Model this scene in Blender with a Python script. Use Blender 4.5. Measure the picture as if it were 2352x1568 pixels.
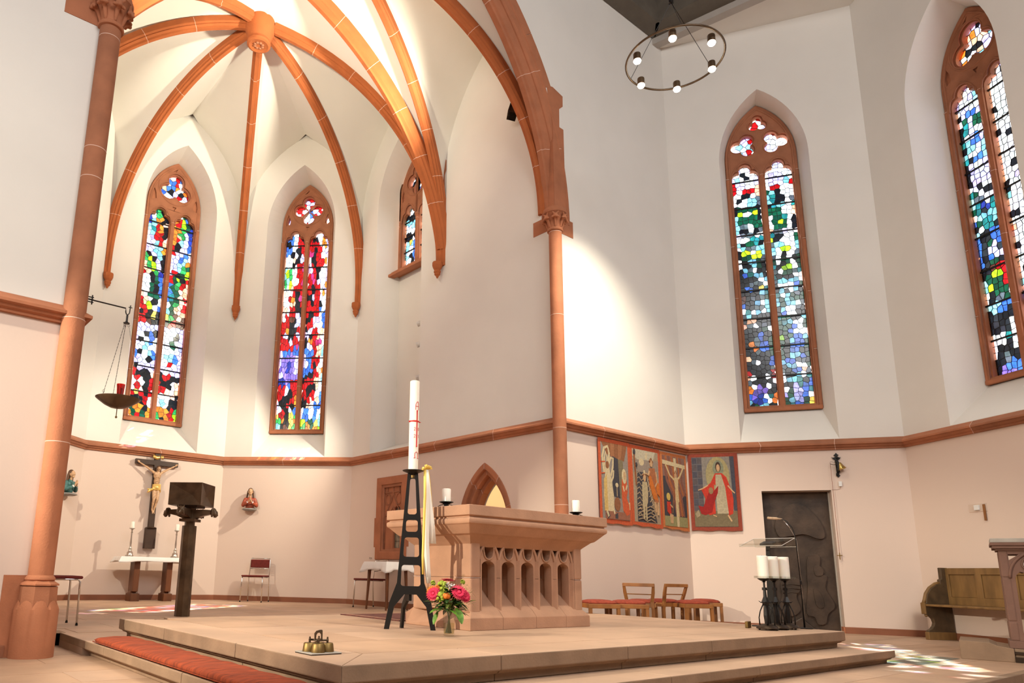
import bpy, bmesh, math, random
from mathutils import Vector, Matrix
from mathutils.geometry import tessellate_polygon
for o in list(bpy.data.objects): bpy.data.objects.remove(o)
scene = bpy.context.scene
C = scene.collection
PI = math.pi
rnd = random.Random(7)

# ---------------------------------------------------------------- camera
F_PX, CX, CY, PITCH, ROLL, YAW, CAM_Z = 1646.968, 924.978, 955.593, 12.295, 1.418, 52.615, .706
cam = bpy.data.cameras.new('camera')
cam.sensor_fit = 'HORIZONTAL'; cam.sensor_width = 36
cam.lens = F_PX / 2352 * 36
cam.shift_x = (1176 - CX) / 2352
cam.shift_y = (CY - 784) / 2352
cam.clip_start = .05; cam.clip_end = 200
camo = bpy.data.objects.new('camera', cam); C.objects.link(camo)
_a = math.radians(YAW); _t = math.radians(PITCH); _r = math.radians(ROLL)
_f = Vector((math.cos(_a) * math.cos(_t), math.sin(_a) * math.cos(_t), math.sin(_t)))
_x = Vector((math.sin(_a), -math.cos(_a), 0)); _y = _x.cross(_f)
_x2 = _x * math.cos(_r) + _y * math.sin(_r)
_y2 = -_x * math.sin(_r) + _y * math.cos(_r)
camo.matrix_world = Matrix((( _x2.x, _y2.x, -_f.x, 0), (_x2.y, _y2.y, -_f.y, 0), (_x2.z, _y2.z, -_f.z, CAM_Z), (0, 0, 0, 1)))
scene.camera = camo

# ---------------------------------------------------------------- world, sun, exposure
SKY = 5.0
w = bpy.data.worlds.new('sky'); scene.world = w; w.use_nodes = True
bg = w.node_tree.nodes['Background']
bg.inputs[0].default_value = (.86, .93, 1.0, 1); bg.inputs[1].default_value = SKY
scene.view_settings.view_transform = 'Standard'; scene.view_settings.look = 'None'
scene.view_settings.gamma = 1; scene.view_settings.use_curve_mapping = False
scene.view_settings.exposure = 0.0
cy = scene.cycles
cy.max_bounces = 8; cy.diffuse_bounces = 3; cy.glossy_bounces = 3; cy.transmission_bounces = 6; cy.transparent_max_bounces = 10
cy.sample_clamp_indirect = 6; cy.sample_clamp_direct = 0
cy.use_denoising = True
cy.caustics_reflective = False; cy.caustics_refractive = False

def light(name, kind, loc, power, color, target=None, size=.3, angle=60, blend=.6, shape=None, size_y=None):
    l = bpy.data.lights.new(name, kind); l.energy = power; l.color = color
    o = bpy.data.objects.new(name, l); C.objects.link(o); o.location = loc
    if kind == 'SPOT': l.spot_size = math.radians(angle); l.spot_blend = blend; l.shadow_soft_size = size
    elif kind == 'AREA':
        l.size = size
        if size_y: l.shape = 'RECTANGLE'; l.size_y = size_y
    elif kind == 'POINT': l.shadow_soft_size = size
    if target is not None:
        o.rotation_euler = (Vector(target) - Vector(loc)).to_track_quat('-Z', 'Y').to_euler()
    return o
WARM = (1, .91, .70); WARM2 = (1, .91, .72); DAY = (1, .98, .965)
sun = light('sun', 'SUN', (20, 15, 25), 34.0, (1, .95, .86))
sun.data.angle = math.radians(.6)
sun.rotation_euler = Vector((-.82 * .55, -.57 * .55, -.835)).to_track_quat('-Z', 'Y').to_euler()
# added area fills behind the camera, in place of unseen nave daylight
light('nave_fill', 'AREA', (2.5, -4.5, 9.8), 920, DAY, (5, 5, 3.5), 7, size_y=5)
light('nave_side_fill', 'AREA', (-6.2, 0, 6.5), 360, DAY, (4, 4, 3), 5, size_y=5)
# floods aimed up at the choir vault
light('vault_flood_right', 'SPOT', (7.0, 7.1, 7.6), 1750, WARM, (3.1, 11.0, 9.1), .12, 92, 1.0)
light('vault_flood_left', 'SPOT', (1.9, 7.1, 7.6), 900, WARM, (5.9, 11.0, 9.1), .12, 100, 1.0)
# small spots on the poles in the side recesses, aimed at the east wall
light('recess_spot_right', 'SPOT', (7.5, 9.6, 4.4), 820, WARM2, (4.2, 13.35, 1.6), .05, 75, .7)
light('recess_spot_left', 'SPOT', (1.45, 9.6, 4.4), 420, WARM2, (4.9, 13.2, 1.6), .05, 75, .7)
# nave spots on the altar and the wall beside the left pier
light('altar_spot', 'SPOT', (-4.5, 5.4, 4.2), 3600, WARM2, (3.7, 4.9, .9), .04, 34, .5)
light('gallery_spot', 'SPOT', (-2.5, -1.0, 7.5), 760, WARM2, (-.3, 6.3, 2.0), .12, 50, .9)
light('transept_spot', 'SPOT', (7.3, 4.45, 6.75), 900, WARM2, (8.55, 6.38, 2.9), .08, 72, .9)
light('platform_spot', 'SPOT', (4.4, 1.5, 9.5), 1600, WARM2, (4.4, 4.6, 0), .15, 50, .8)

# ---------------------------------------------------------------- materials
def _mix(nt, a, b, fac):
    m = nt.nodes.new('ShaderNodeMix'); m.data_type = 'RGBA'
    for s, v in ((6, a), (7, b)):
        if hasattr(v, 'links'): nt.links.new(v, m.inputs[s])
        else: m.inputs[s].default_value = (*v, 1)
    if hasattr(fac, 'links'): nt.links.new(fac, m.inputs[0])
    else: m.inputs[0].default_value = fac
    return m.outputs[2]
def mat(name, col, rough=.7, metal=0, var=.12, scale=6, bump=0, bscale=40, col2=None, coat=0, stretch=None, spec=None):
    m = bpy.data.materials.new(name); m.use_nodes = True; nt = m.node_tree
    b = nt.nodes['Principled BSDF']
    b.inputs['Roughness'].default_value = rough; b.inputs['Metallic'].default_value = metal
    if coat: b.inputs['Coat Weight'].default_value = coat
    if spec is not None: b.inputs['Specular IOR Level'].default_value = spec
    tc = nt.nodes.new('ShaderNodeNewGeometry'); vec = tc.outputs['Position']
    if stretch:
        mp = nt.nodes.new('ShaderNodeMapping'); mp.inputs['Scale'].default_value = stretch
        nt.links.new(vec, mp.inputs[0]); vec = mp.outputs[0]
    if var or col2:
        n = nt.nodes.new('ShaderNodeTexNoise'); n.inputs['Scale'].default_value = scale; n.inputs['Detail'].default_value = 5
        nt.links.new(vec, n.inputs['Vector'])
        rp = nt.nodes.new('ShaderNodeMapRange'); rp.inputs[1].default_value = .3; rp.inputs[2].default_value = .7
        nt.links.new(n.outputs[0], rp.inputs[0])
        c2 = col2 or tuple(c * (1 - 2 * var) for c in col)
        out = _mix(nt, tuple(min(1, c * (1 + var * .5)) for c in col), c2, rp.outputs[0])
        nt.links.new(out, b.inputs['Base Color'])
    else: b.inputs['Base Color'].default_value = (*col, 1)
    if bump:
        n2 = nt.nodes.new('ShaderNodeTexNoise'); n2.inputs['Scale'].default_value = bscale; n2.inputs['Detail'].default_value = 4
        nt.links.new(vec, n2.inputs['Vector'])
        bp = nt.nodes.new('ShaderNodeBump'); bp.inputs['Strength'].default_value = bump; bp.inputs['Distance'].default_value = .01
        nt.links.new(n2.outputs[0], bp.inputs['Height']); nt.links.new(bp.outputs[0], b.inputs['Normal'])
    return m
M = {}
M['ribstone'] = mat('rib_sandstone', (.44, .118, .030), .85, var=.08, scale=4, bump=.25, bscale=70)
M['stone'] = mat('red_sandstone', (.45, .165, .078), .85, var=.10, scale=4, bump=.25, bscale=70)
M['stone2'] = mat('red_sandstone_b', (.39, .150, .074), .85, var=.10, scale=5, bump=.25, bscale=70)
M['base'] = mat('baseboard_paint', (.27, .095, .045), .7, var=.1, scale=4)
M['mortar'] = mat('mortar', (.74, .52, .42), .9, var=0)
M['altar'] = mat('altar_sandstone', (.50, .275, .17), .85, var=.09, scale=5, bump=.2, bscale=80)
M['step'] = mat('step_sandstone_shaded', (.29, .185, .115), .8, var=.12, scale=5, bump=.2, bscale=60)  # darker tone holds the shade of the step fronts
M['floor'] = mat('floor_sandstone', (.53, .345, .235), .55, var=.12, scale=1.6, bump=.08, bscale=60)
M['floorb'] = mat('floor_sandstone_b', (.50, .315, .205), .55, var=.12, scale=2.2, bump=.08, bscale=60)
M['joint'] = mat('floor_joint', (.34, .22, .15), .9, var=0)
M['plaster_up'] = mat('vault_plaster', (.86, .835, .77), .95, var=.02, scale=1.2, bump=.05, bscale=30)
def wall_mat():
    m = mat('wall_plaster', (.81, .775, .72), .95, var=.02, scale=1.3, bump=.06, bscale=45)
    nt = m.node_tree; b = nt.nodes['Principled BSDF']; src = b.inputs['Base Color'].links[0].from_socket
    g = nt.nodes.new('ShaderNodeNewGeometry'); s = nt.nodes.new('ShaderNodeSeparateXYZ'); nt.links.new(g.outputs['Position'], s.inputs[0])
    mth = nt.nodes.new('ShaderNodeMath'); mth.operation = 'LESS_THAN'; mth.inputs[1].default_value = 2.72; nt.links.new(s.outputs[2], mth.inputs[0])
    nt.links.new(_mix(nt, src, (.73, .585, .50), mth.outputs[0]), b.inputs['Base Color'])
    return m
M['wall'] = wall_mat()
M['iron'] = mat('black_iron', (.018, .016, .015), .4, .6, var=0)
M['lead'] = mat('lead', (.03, .028, .026), .6, .3, var=0)
M['bronze'] = mat('bronze', (.14, .09, .052), .33, .5, var=.25, scale=7, bump=.1, bscale=20)
M['bronze_dark'] = mat('bronze_dark', (.07, .045, .03), .4, .8, var=.2)
M['door'] = mat('bronze_door', (.075, .047, .031), .45, .3, var=.3, scale=4, bump=.2, bscale=30)
M['brass'] = mat('brass', (.62, .42, .14), .28, 1, var=.12)
M['brass_old'] = mat('old_brass', (.27, .175, .065), .48, 1, var=.2)
M['chrome'] = mat('chrome', (.75, .73, .70), .15, 1, var=0)
M['steel'] = mat('steel', (.55, .5, .45), .3, 1, var=0)
M['redfab'] = mat('burgundy_fabric', (.16, .018, .012), .9, var=.15, scale=30)
M['orangefab'] = mat('rust_fabric', (.31, .046, .009), .95, var=.25, scale=9, bump=.3, bscale=60, stretch=(1, 4, 1))
M['seatred'] = mat('seat_red', (.30, .045, .02), .9, var=.15, scale=30)
M['wood'] = mat('chair_wood', (.33, .13, .035), .5, var=.22, scale=7, stretch=(1, 1, .2))
M['wood_dark'] = mat('dark_wood', (.17, .055, .018), .45, var=.25, scale=7, stretch=(1, 1, .2))
M['oak'] = mat('oak', (.25, .135, .045), .55, var=.22, scale=9, stretch=(1, 1, .25))
M['oak_dark'] = mat('oak_dark', (.10, .060, .028), .55, var=.22, scale=9)
M['crosswood'] = mat('cross_wood', (.05, .022, .010), .5, var=.2)
M['white_cloth'] = mat('white_cloth', (.86, .83, .80), .9, var=.02)
M['wax'] = mat('wax', (.93, .88, .78), .5, var=.01)
M['wax'].node_tree.nodes['Principled BSDF'].inputs['Subsurface Weight'].default_value = .2
M['redwax'] = mat('red_wax', (.62, .015, .01), .5, var=0)
M['white'] = mat('white_plastic', (.8, .79, .77), .5, var=0)
M['ribbon_w'] = mat('white_ribbon', (.92, .86, .76), .6, var=.02)
M['ribbon_y'] = mat('yellow_ribbon', (.88, .62, .13), .5, var=.03)
M['skin'] = mat('carved_skin', (.66, .40, .22), .5, var=.18, scale=30)
M['hair'] = mat('carved_hair', (.12, .055, .025), .6, var=.2)
M['gold'] = mat('gilding', (.85, .55, .17), .35, .8, var=.1)
M['robe_red'] = mat('painted_red_robe', (.42, .075, .03), .55, var=.25, scale=25)
M['robe_teal'] = mat('painted_teal_robe', (.05, .17, .16), .55, var=.25, scale=25)
M['grey_paint'] = mat('grey_paint', (.28, .26, .24), .6, var=.1)
M['rug'] = mat('rug_wool', (.16, .045, .035), .95, var=.3, scale=26)
M['rug_line'] = mat('rug_cream', (.45, .25, .17), .95, var=.1)
M['grate'] = mat('grate_steel', (.25, .23, .19), .5, .7, var=.1)
M['dark'] = mat('dark_void', (.01, .01, .01), .9, var=0)
M['beam'] = mat('beam_paint', (.135, .115, .09), .7, var=.08)
M['roofboard'] = mat('roof_board', (.085, .05, .03), .9, var=.3, scale=14)
M['fascia'] = mat('grey_fascia', (.45, .41, .37), .8, var=.03)
M['ambo'] = mat('ambo_sandstone', (.20, .105, .075), .85, var=.1, scale=5, bump=.2, bscale=60)
M['greystone'] = mat('grey_stone_top', (.42, .38, .33), .7, var=.08)
M['stem'] = mat('stem_green', (.13, .17, .03), .6, var=.15, scale=40)
M['leaf'] = mat('leaf_green', (.12, .27, .02), .5, var=.3, scale=40)
M['leaf_dark'] = mat('leaf_dark', (.03, .08, .015), .55, var=.3, scale=40)
M['lime'] = mat('viburnum_lime', (.42, .52, .05), .8, var=.3, scale=90, bump=.5, bscale=150)
M['pink'] = mat('gerbera_pink', (.78, .02, .09), .6, var=.2, scale=60)
M['crimson'] = mat('gerbera_crimson', (.42, .005, .02), .6, var=.2, scale=60)
M['orange'] = mat('rose_orange', (.90, .22, .02), .6, var=.2, scale=60)
M['whiteflower'] = mat('white_blossom', (.75, .68, .62), .7, var=.2, scale=60)

def glassy(name, col=(1, 1, 1), rough=0.02, ior=1.4):
    m = bpy.data.materials.new(name); m.use_nodes = True; nt = m.node_tree; nt.nodes.clear()
    o = nt.nodes.new('ShaderNodeOutputMaterial'); mx = nt.nodes.new('ShaderNodeMixShader')
    t = nt.nodes.new('ShaderNodeBsdfTransparent'); t.inputs[0].default_value = (*col, 1)
    g = nt.nodes.new('ShaderNodeBsdfGlossy'); g.inputs['Roughness'].default_value = rough
    mx.inputs[0].default_value = .035 + (ior - 1) * .2
    nt.links.new(t.outputs[0], mx.inputs[1]); nt.links.new(g.outputs[0], mx.inputs[2])
    nt.links.new(mx.outputs[0], o.inputs[0]); return m
M['clear'] = glassy('clear_glass', (.93, .93, .90), ior=1.10)
M['acrylic'] = glassy('acrylic', (.92, .92, .90), ior=1.07)
M['water'] = glassy('water', (.92, .90, .75), ior=1.06)
M['redglass'] = glassy('red_glass', (.75, .01, .02), .05)
def stained(attr=False):
    m = bpy.data.materials.new('stained_glass'); m.use_nodes = True; nt = m.node_tree; nt.nodes.clear()
    o = nt.nodes.new('ShaderNodeOutputMaterial'); mx = nt.nodes.new('ShaderNodeMixShader'); mx.inputs[0].default_value = .05
    t = nt.nodes.new('ShaderNodeBsdfTransparent'); g = nt.nodes.new('ShaderNodeBsdfGlossy'); g.inputs['Roughness'].default_value = .15
    oi = nt.nodes.new('ShaderNodeObjectInfo'); at = nt.nodes.new('ShaderNodeAttribute'); at.attribute_name = 'tint'
    # joined small panes carry a colour attribute, single panes the object colour
    col = at.outputs['Color'] if attr else oi.outputs['Color']
    n = nt.nodes.new('ShaderNodeTexNoise'); n.inputs['Scale'].default_value = 16; n.inputs['Detail'].default_value = 3
    ge = nt.nodes.new('ShaderNodeNewGeometry'); nt.links.new(ge.outputs['Position'], n.inputs['Vector'])
    rp = nt.nodes.new('ShaderNodeMapRange'); rp.inputs[1].default_value = .3; rp.inputs[2].default_value = .7; rp.inputs[3].default_value = .55; rp.inputs[4].default_value = 1.15
    nt.links.new(n.outputs[0], rp.inputs[0])
    v = nt.nodes.new('ShaderNodeVectorMath'); v.operation = 'SCALE'; nt.links.new(col, v.inputs[0]); nt.links.new(rp.outputs[0], v.inputs['Scale'])
    nt.links.new(v.outputs[0], t.inputs[0])
    nt.links.new(t.outputs[0], mx.inputs[1]); nt.links.new(g.outputs[0], mx.inputs[2]); nt.links.new(mx.outputs[0], o.inputs[0])
    return m
M['stained'] = stained(); M['stained_small'] = stained(True)
def emis(name, col, s):
    m = bpy.data.materials.new(name); m.use_nodes = True; b = m.node_tree.nodes['Principled BSDF']
    b.inputs['Emission Color'].default_value = (*col, 1); b.inputs['Emission Strength'].default_value = s; return m
M['lamp'] = emis('lamp_lens', (1, .85, .6), 30)
_pal = {}
def paint(col, rough=.85):
    k = tuple(round(c, 3) for c in col)
    if k not in _pal: _pal[k] = mat('cloth_%d' % len(_pal), col, rough, var=.12, scale=35)
    return _pal[k]

# ---------------------------------------------------------------- helpers
def me_obj(name, me, m=None, parent=None, smooth=False):
    o = bpy.data.objects.new(name, me); C.objects.link(o)
    if m is not None and not me.materials: me.materials.append(M[m] if isinstance(m, str) else m)
    if parent is not None: o.parent = parent
    if smooth:
        for p in me.polygons: p.use_smooth = True
    return o
def obj(name, bm, m=None, parent=None, smooth=False, fix=True):
    if fix: bmesh.ops.recalc_face_normals(bm, faces=bm.faces)
    me = bpy.data.meshes.new(name); bm.to_mesh(me); bm.free()
    o = me_obj(name, me, m, parent)
    if smooth:
        me.shade_smooth() if hasattr(me, 'shade_smooth') else None
        for p in me.polygons: p.use_smooth = True
        if smooth != 'all':
            try: me.set_sharp_from_angle(angle=math.radians(38))
            except Exception: pass
    return o
def tag(o, label=None, cat=None, group=None, kind=None):
    if label: o['label'] = label
    if cat: o['category'] = cat
    if group: o['group'] = group
    if kind: o['kind'] = kind
    return o
def thing(name, label, cat, loc=(0, 0, 0), rz=0, group=None, kind=None, scale=1):
    o = bpy.data.objects.new(name, None); C.objects.link(o); o.empty_display_size = .1
    o.location = loc; o.rotation_euler = (0, 0, rz); o.scale = (scale,) * 3
    return tag(o, label, cat, group, kind)
def copy_tree(o, parent=None):
    c = o.copy(); C.objects.link(c); c.parent = parent
    for ch in list(o.children): copy_tree(ch, c)
    return c
def bevel(o, wd=.006, seg=2, ang=35):
    b = o.modifiers.new('bevel', 'BEVEL'); b.width = wd; b.segments = seg; b.limit_method = 'ANGLE'; b.angle_limit = math.radians(ang)
    return o
def BM(): return bmesh.new()
def box(bm, x0, y0, z0, x1, y1, z1, mtx=None):
    vs = [bm.verts.new((x, y, z)) for x in (x0, x1) for y in (y0, y1) for z in (z0, z1)]
    for f in ((0, 1, 3, 2), (4, 6, 7, 5), (0, 4, 5, 1), (2, 3, 7, 6), (0, 2, 6, 4), (1, 5, 7, 3)): bm.faces.new([vs[i] for i in f])
    if mtx is not None: bmesh.ops.transform(bm, matrix=mtx, verts=vs)
    return vs
def frustum(bm, r0, z0, r1, z1, n=4, c=(0, 0), rot=0, sq=True):
    """prism with n sides whose radius changes from r0 at z0 to r1 at z1"""
    a0 = rot + (PI / n if sq else 0); vs = []
    for r, z in ((r0, z0), (r1, z1)):
        vs.append([bm.verts.new((c[0] + r * math.cos(a0 + 2 * PI * i / n), c[1] + r * math.sin(a0 + 2 * PI * i / n), z)) for i in range(n)])
    for i in range(n):
        j = (i + 1) % n; bm.faces.new((vs[0][i], vs[0][j], vs[1][j], vs[1][i]))
    bm.faces.new(vs[0][::-1]); bm.faces.new(vs[1])
def lathe(bm, prof, n=24, c=(0, 0, 0), close=True):
    rings = []
    for r, z in prof:
        if r < 1e-5: rings.append([bm.verts.new((c[0], c[1], c[2] + z))])
        else: rings.append([bm.verts.new((c[0] + r * math.cos(2 * PI * i / n), c[1] + r * math.sin(2 * PI * i / n), c[2] + z)) for i in range(n)])
    for a, b in zip(rings, rings[1:]):
        for i in range(n):
            j = (i + 1) % n
            if len(a) == 1 and len(b) == 1: continue
            if len(a) == 1: bm.faces.new((a[0], b[j], b[i]))
            elif len(b) == 1: bm.faces.new((a[i], a[j], b[0]))
            else: bm.faces.new((a[i], a[j], b[j], b[i]))
    if close:
        if len(rings[0]) > 1: bm.faces.new(rings[0][::-1])
        if len(rings[-1]) > 1: bm.faces.new(rings[-1])
def tube(bm, pts, r, n=8, closed=False, caps=True):
    pts = [Vector(p) for p in pts]; N = len(pts); rs = r if isinstance(r, (list, tuple)) else [r] * N
    rings = []; prev = None
    for i, p in enumerate(pts):
        if closed: t = pts[(i + 1) % N] - pts[i - 1]
        else: t = pts[min(i + 1, N - 1)] - pts[max(i - 1, 0)]
        t.normalize()
        if prev is None:
            ref = Vector((0, 0, 1)) if abs(t.z) < .9 else Vector((1, 0, 0)); u = t.cross(ref).normalized()
        else: u = (prev - t * prev.dot(t)).normalized()
        prev = u; v = t.cross(u)
        rings.append([bm.verts.new(p + (u * math.cos(2 * PI * k / n) + v * math.sin(2 * PI * k / n)) * rs[i]) for k in range(n)])
    for i in range(N if closed else N - 1):
        a, b = rings[i], rings[(i + 1) % N]
        for k in range(n): bm.faces.new((a[k], a[(k + 1) % n], b[(k + 1) % n], b[k]))
    if not closed and caps: bm.faces.new(rings[0][::-1]); bm.faces.new(rings[-1])
def sphere(bm, c, r, seg=12, rg=8):
    rr = r if isinstance(r, (tuple, list)) else (r, r, r)
    m = Matrix.Translation(c) @ Matrix.Diagonal((*rr, 1))
    bmesh.ops.create_uvsphere(bm, u_segments=seg, v_segments=rg, radius=1, matrix=m)
def plate(name, outer, holes, y0, y1, m, parent=None, bev=0, seg=2, xf=None):
    """solid of a flat outline with holes in local x,z, between depths y0 (front) and y1"""
    loops = [list(outer)] + [list(h) for h in holes]
    flat = [p for l in loops for p in l]
    tris = tessellate_polygon([[Vector((p[0], p[1], 0)) for p in l] for l in loops])
    bm = BM()
    A = [bm.verts.new((p[0], y0, p[1])) for p in flat]; B = [bm.verts.new((p[0], y1, p[1])) for p in flat]
    for t in tris:
        if len(set(t)) < 3: continue
        try: bm.faces.new([A[i] for i in t]); bm.faces.new([B[i] for i in reversed(t)])
        except ValueError: pass
    k = 0
    for l in loops:
        n = len(l)
        for i in range(n):
            a, b = k + i, k + (i + 1) % n
            bm.faces.new((A[a], B[a], B[b], A[b]))
        k += n
    if xf is not None: bmesh.ops.transform(bm, matrix=xf, verts=bm.verts)
    o = obj(name, bm, m, parent)
    if bev: bevel(o, bev, seg, 50)
    return o
def pointed(hw, zs, h, n=10, cx=0):
    """right spring -> apex -> left spring of a pointed arch"""
    R = (h * h + hw * hw) / (2 * hw); c = hw - R
    amax = math.asin(min(1, h / R)) if R >= hw else PI / 2
    a = math.atan2(h, -c)
    r = [(cx + c + R * math.cos(a * i / n), zs + R * math.sin(a * i / n)) for i in range(n + 1)]
    l = [(2 * cx - x, z) for x, z in reversed(r[:-1])]
    return r + l
def arch_poly(hw, zb, zs, h, n=10, cx=0): return [(cx - hw, zb), (cx + hw, zb)] + pointed(hw, zs, h, n, cx)
def foil(cx, cz, lobes, n=48, a0=0, a1=2 * PI):
    """star-shaped union of circles; lobes = [(dx, dz, r)]"""
    out = []
    for i in range(n if a1 - a0 > 6.2 else n + 1):
        a = a0 + (a1 - a0) * i / n; d = (math.cos(a), math.sin(a)); best = 0.01
        for dx, dz, r in lobes:
            b = dx * d[0] + dz * d[1]; disc = b * b - (dx * dx + dz * dz - r * r)
            if disc > 0: best = max(best, b + math.sqrt(disc))
        out.append((cx + best * d[0], cz + best * d[1]))
    return out
def nfoil(n, d, r, rot=PI / 2): return [(d * math.cos(rot + 2 * PI * k / n), d * math.sin(rot + 2 * PI * k / n), r) for k in range(n)]
def blob(name, parts, m, parent=None, voxel=.008, xf=None):
    """one continuous surface fused from tapered limbs ('c', p0, r0, p1, r1) and ellipsoids ('e', c, (rx, ry, rz))"""
    bm = BM()
    for p in parts:
        if p[0] == 'c':
            _, a, ra, b, rb = p; a = Vector(a); b = Vector(b)
            tube(bm, [a, a.lerp(b, .5), b], [ra, (ra + rb) / 2, rb], 10); sphere(bm, a, ra, 10, 6); sphere(bm, b, rb, 10, 6)
        else: sphere(bm, p[1], p[2], 14, 10)
    if xf is not None: bmesh.ops.transform(bm, matrix=xf, verts=bm.verts)
    o = obj(name, bm, m, parent)
    r = o.modifiers.new('fuse', 'REMESH'); r.mode = 'VOXEL'; r.voxel_size = voxel; r.use_smooth_shade = True
    s = o.modifiers.new('soft', 'SMOOTH'); s.factor = .5; s.iterations = 3
    return o
def rz_of(e): return math.atan2(e[1], e[0])
# ---------------------------------------------------------------- plan of the room (metres; nave floor z = 0)
XK, YK, XJ = 7.599, 6.383, 1.317
ZA, ZP = .117, .267
c23 = Vector((XK, 11.517)); c12 = Vector((5.766, 13.35)); c01 = Vector((3.15, 13.35)); c30 = Vector((XJ, 11.517))
K = Vector((XK, YK)); J = Vector((XJ, YK)); c5 = Vector((10.719, YK))
dC = Vector((math.cos(math.radians(-59.26)), math.sin(math.radians(-59.26)))); dD = Vector((math.cos(math.radians(-119.7)), math.sin(math.radians(-119.7))))
c6 = c5 + dC * 3.04; c7 = c6 + dD * 3.04
O8 = Vector((4.458, 10.221)); A8 = Vector((XK, 8.925)); B8 = Vector((XJ, 8.925))
WIN_C = .57; WIN_B = 3.43; WIN_S = 8.02; WIN_H = 1.03
OUT_C = .735; OUT_B = 2.875; OUT_S = 7.80; OUT_H = 1.42

def wall_frame(p, e):
    return Matrix.Translation((p[0], p[1], 0)) @ Matrix.Rotation(rz_of(e), 4, 'Z')
def set_frame(o, p, e, z=0): o.location = (p[0], p[1], z); o.rotation_euler = (0, 0, rz_of(e))

def reveal(name, inner, outer_y0, outer, y1, m, parent):
    """splayed reveal: from outline OUTER in the wall face to INNER at depth y1"""
    bm = BM(); a = [bm.verts.new((p[0], outer_y0, p[1])) for p in outer]; b = [bm.verts.new((p[0], y1, p[1])) for p in inner]
    c = [bm.verts.new((p[0] * 1.0, y1 + .02, p[1])) for p in inner]
    n = len(a)
    for i in range(n):
        j = (i + 1) % n; bm.faces.new((a[i], a[j], b[j], b[i]))
    for v in c: bm.verts.remove(v)
    o = obj(name, bm, m, parent, fix=False)
    s = o.modifiers.new('thick', 'SOLIDIFY'); s.thickness = .05; s.offset = -1
    return o

def add_wall(name, p, q, holes=(), zb=-.3, top=11.0, ext0=0, ext1=0):
    p = Vector(p); q = Vector(q); L = (q - p).length; e = (q - p) / L
    o = plate(name, [(-ext0, zb), (L + ext1, zb), (L + ext1, top), (-ext0, top)], holes, 0, .08, 'wall')
    set_frame(o, p, e); tag(o, kind='structure'); return o, e, L
def out_hole(cx): return arch_poly(OUT_C, OUT_B, OUT_S, OUT_H, 12, cx)
def in_hole(cx, k=-.01): return arch_poly(WIN_C + k, WIN_B - k, WIN_S, WIN_H + k, 12, cx)

L1 = (c12 - c01).length; L2 = (c23 - c12).length
w1, e1, _ = add_wall('wall_east', c01, c12, [out_hole(L1 / 2)])
w2, e2, _ = add_wall('wall_southeast', c12, c23, [out_hole(L2 / 2)])
w0, e0, _ = add_wall('wall_northeast', c30, c01, [out_hole(L2 / 2)])
# choir side walls: the south one has the recess, the sacristy door and the small window
LA = (c23 - K).length
rc = c23.y - 10.221; dn = c23.y - 7.855; sw = c23.y - 10.20
rec_out = arch_poly(.72, OUT_B, OUT_S, OUT_H, 12, rc)
door_hole = arch_poly(.50, -.2, 1.42, .86, 12, dn)
sw_hole = [(sw - .30, 1.0), (sw + .30, 1.0), (sw + .30, 2.28), (sw - .30, 2.28)]
wA, eA, _ = add_wall('wall_south', c23, K, [rec_out, door_hole, sw_hole], ext1=-.02)
wN, eN, _ = add_wall('wall_north', (XJ, YK), c30, ext0=-.02)
for wl, cx, y1 in ((w1, L1 / 2, .56), (w2, L2 / 2, .56), (w0, L2 / 2, .56)):
    reveal('window_reveal', in_hole(cx), .0, out_hole(cx), y1, 'wall', wl)
reveal('recess_reveal', arch_poly(.60, 3.08, WIN_S, WIN_H, 12, rc), 0, rec_out, .50, 'wall', wA)
o = plate('recess_back', [(rc - .66, 2.95), (rc + .66, 2.95), (rc + .66, 6.56), (rc - .66, 6.56)], [], .50, .56, 'wall', wA)

# wall with the choir arch: one plane left and right of the arch
ARC_R, ARC_Z = 4.6, 5.84
HW = (XK - XJ) / 2
def arc_pts(R, zs, r_end, n=14, start=0.0):
    """quarter of a pointed arch: distance from the springing wall and height"""
    a1 = math.acos(max(-1, (R - r_end) / R)); return [(R - R * math.cos(a1 * i / n), zs + R * math.sin(a1 * i / n)) for i in range(n + 1)]
ap = arc_pts(ARC_R + .30, ARC_Z, HW + .30)
arch_r = [(XK + .30 - d, z) for d, z in ap]; arch_l = [(XJ - .30 + d, z) for d, z in ap]
pl = [(-7, -.3), (XJ, -.3), (XJ, 5.95), (XJ - .30, 5.95)] + arch_l[1:-1] + [((XK + XJ) / 2, arch_r[-1][1])] + arch_r[1:-1][::-1] + [(XK + .30, 5.95), (XK, 5.95), (XK, -.3), (c5.x, -.3), (c5.x, 11), (-7, 11)]
wB = plate('wall_choir_arch', pl, [], 0, .10, 'wall'); wB.location = (0, YK, 0); tag(wB, kind='structure')

hc = 3.04 / 2
dL = 3.04 / 2 - .03
door_c = [(1.075, -.2), (2.025, -.2), (2.025, 2.085), (1.075, 2.085)]
wC, eC, _ = add_wall('wall_transept_middle', c5, c6, [arch_poly(OUT_C - .05, OUT_B, OUT_S, OUT_H - .1, 12, hc), door_c], top=10.36)
wD, eD, _ = add_wall('wall_transept_right', c6, c7, [arch_poly(OUT_C, OUT_B, OUT_S, OUT_H, 12, hc)], top=10.8)
reveal('window_reveal', in_hole(hc), .0, arch_poly(OUT_C - .05, OUT_B, OUT_S, OUT_H - .1, 12, hc), .42, 'wall', wC)
reveal('window_reveal', in_hole(hc), .0, out_hole(hc), .55, 'wall', wD)
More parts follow.
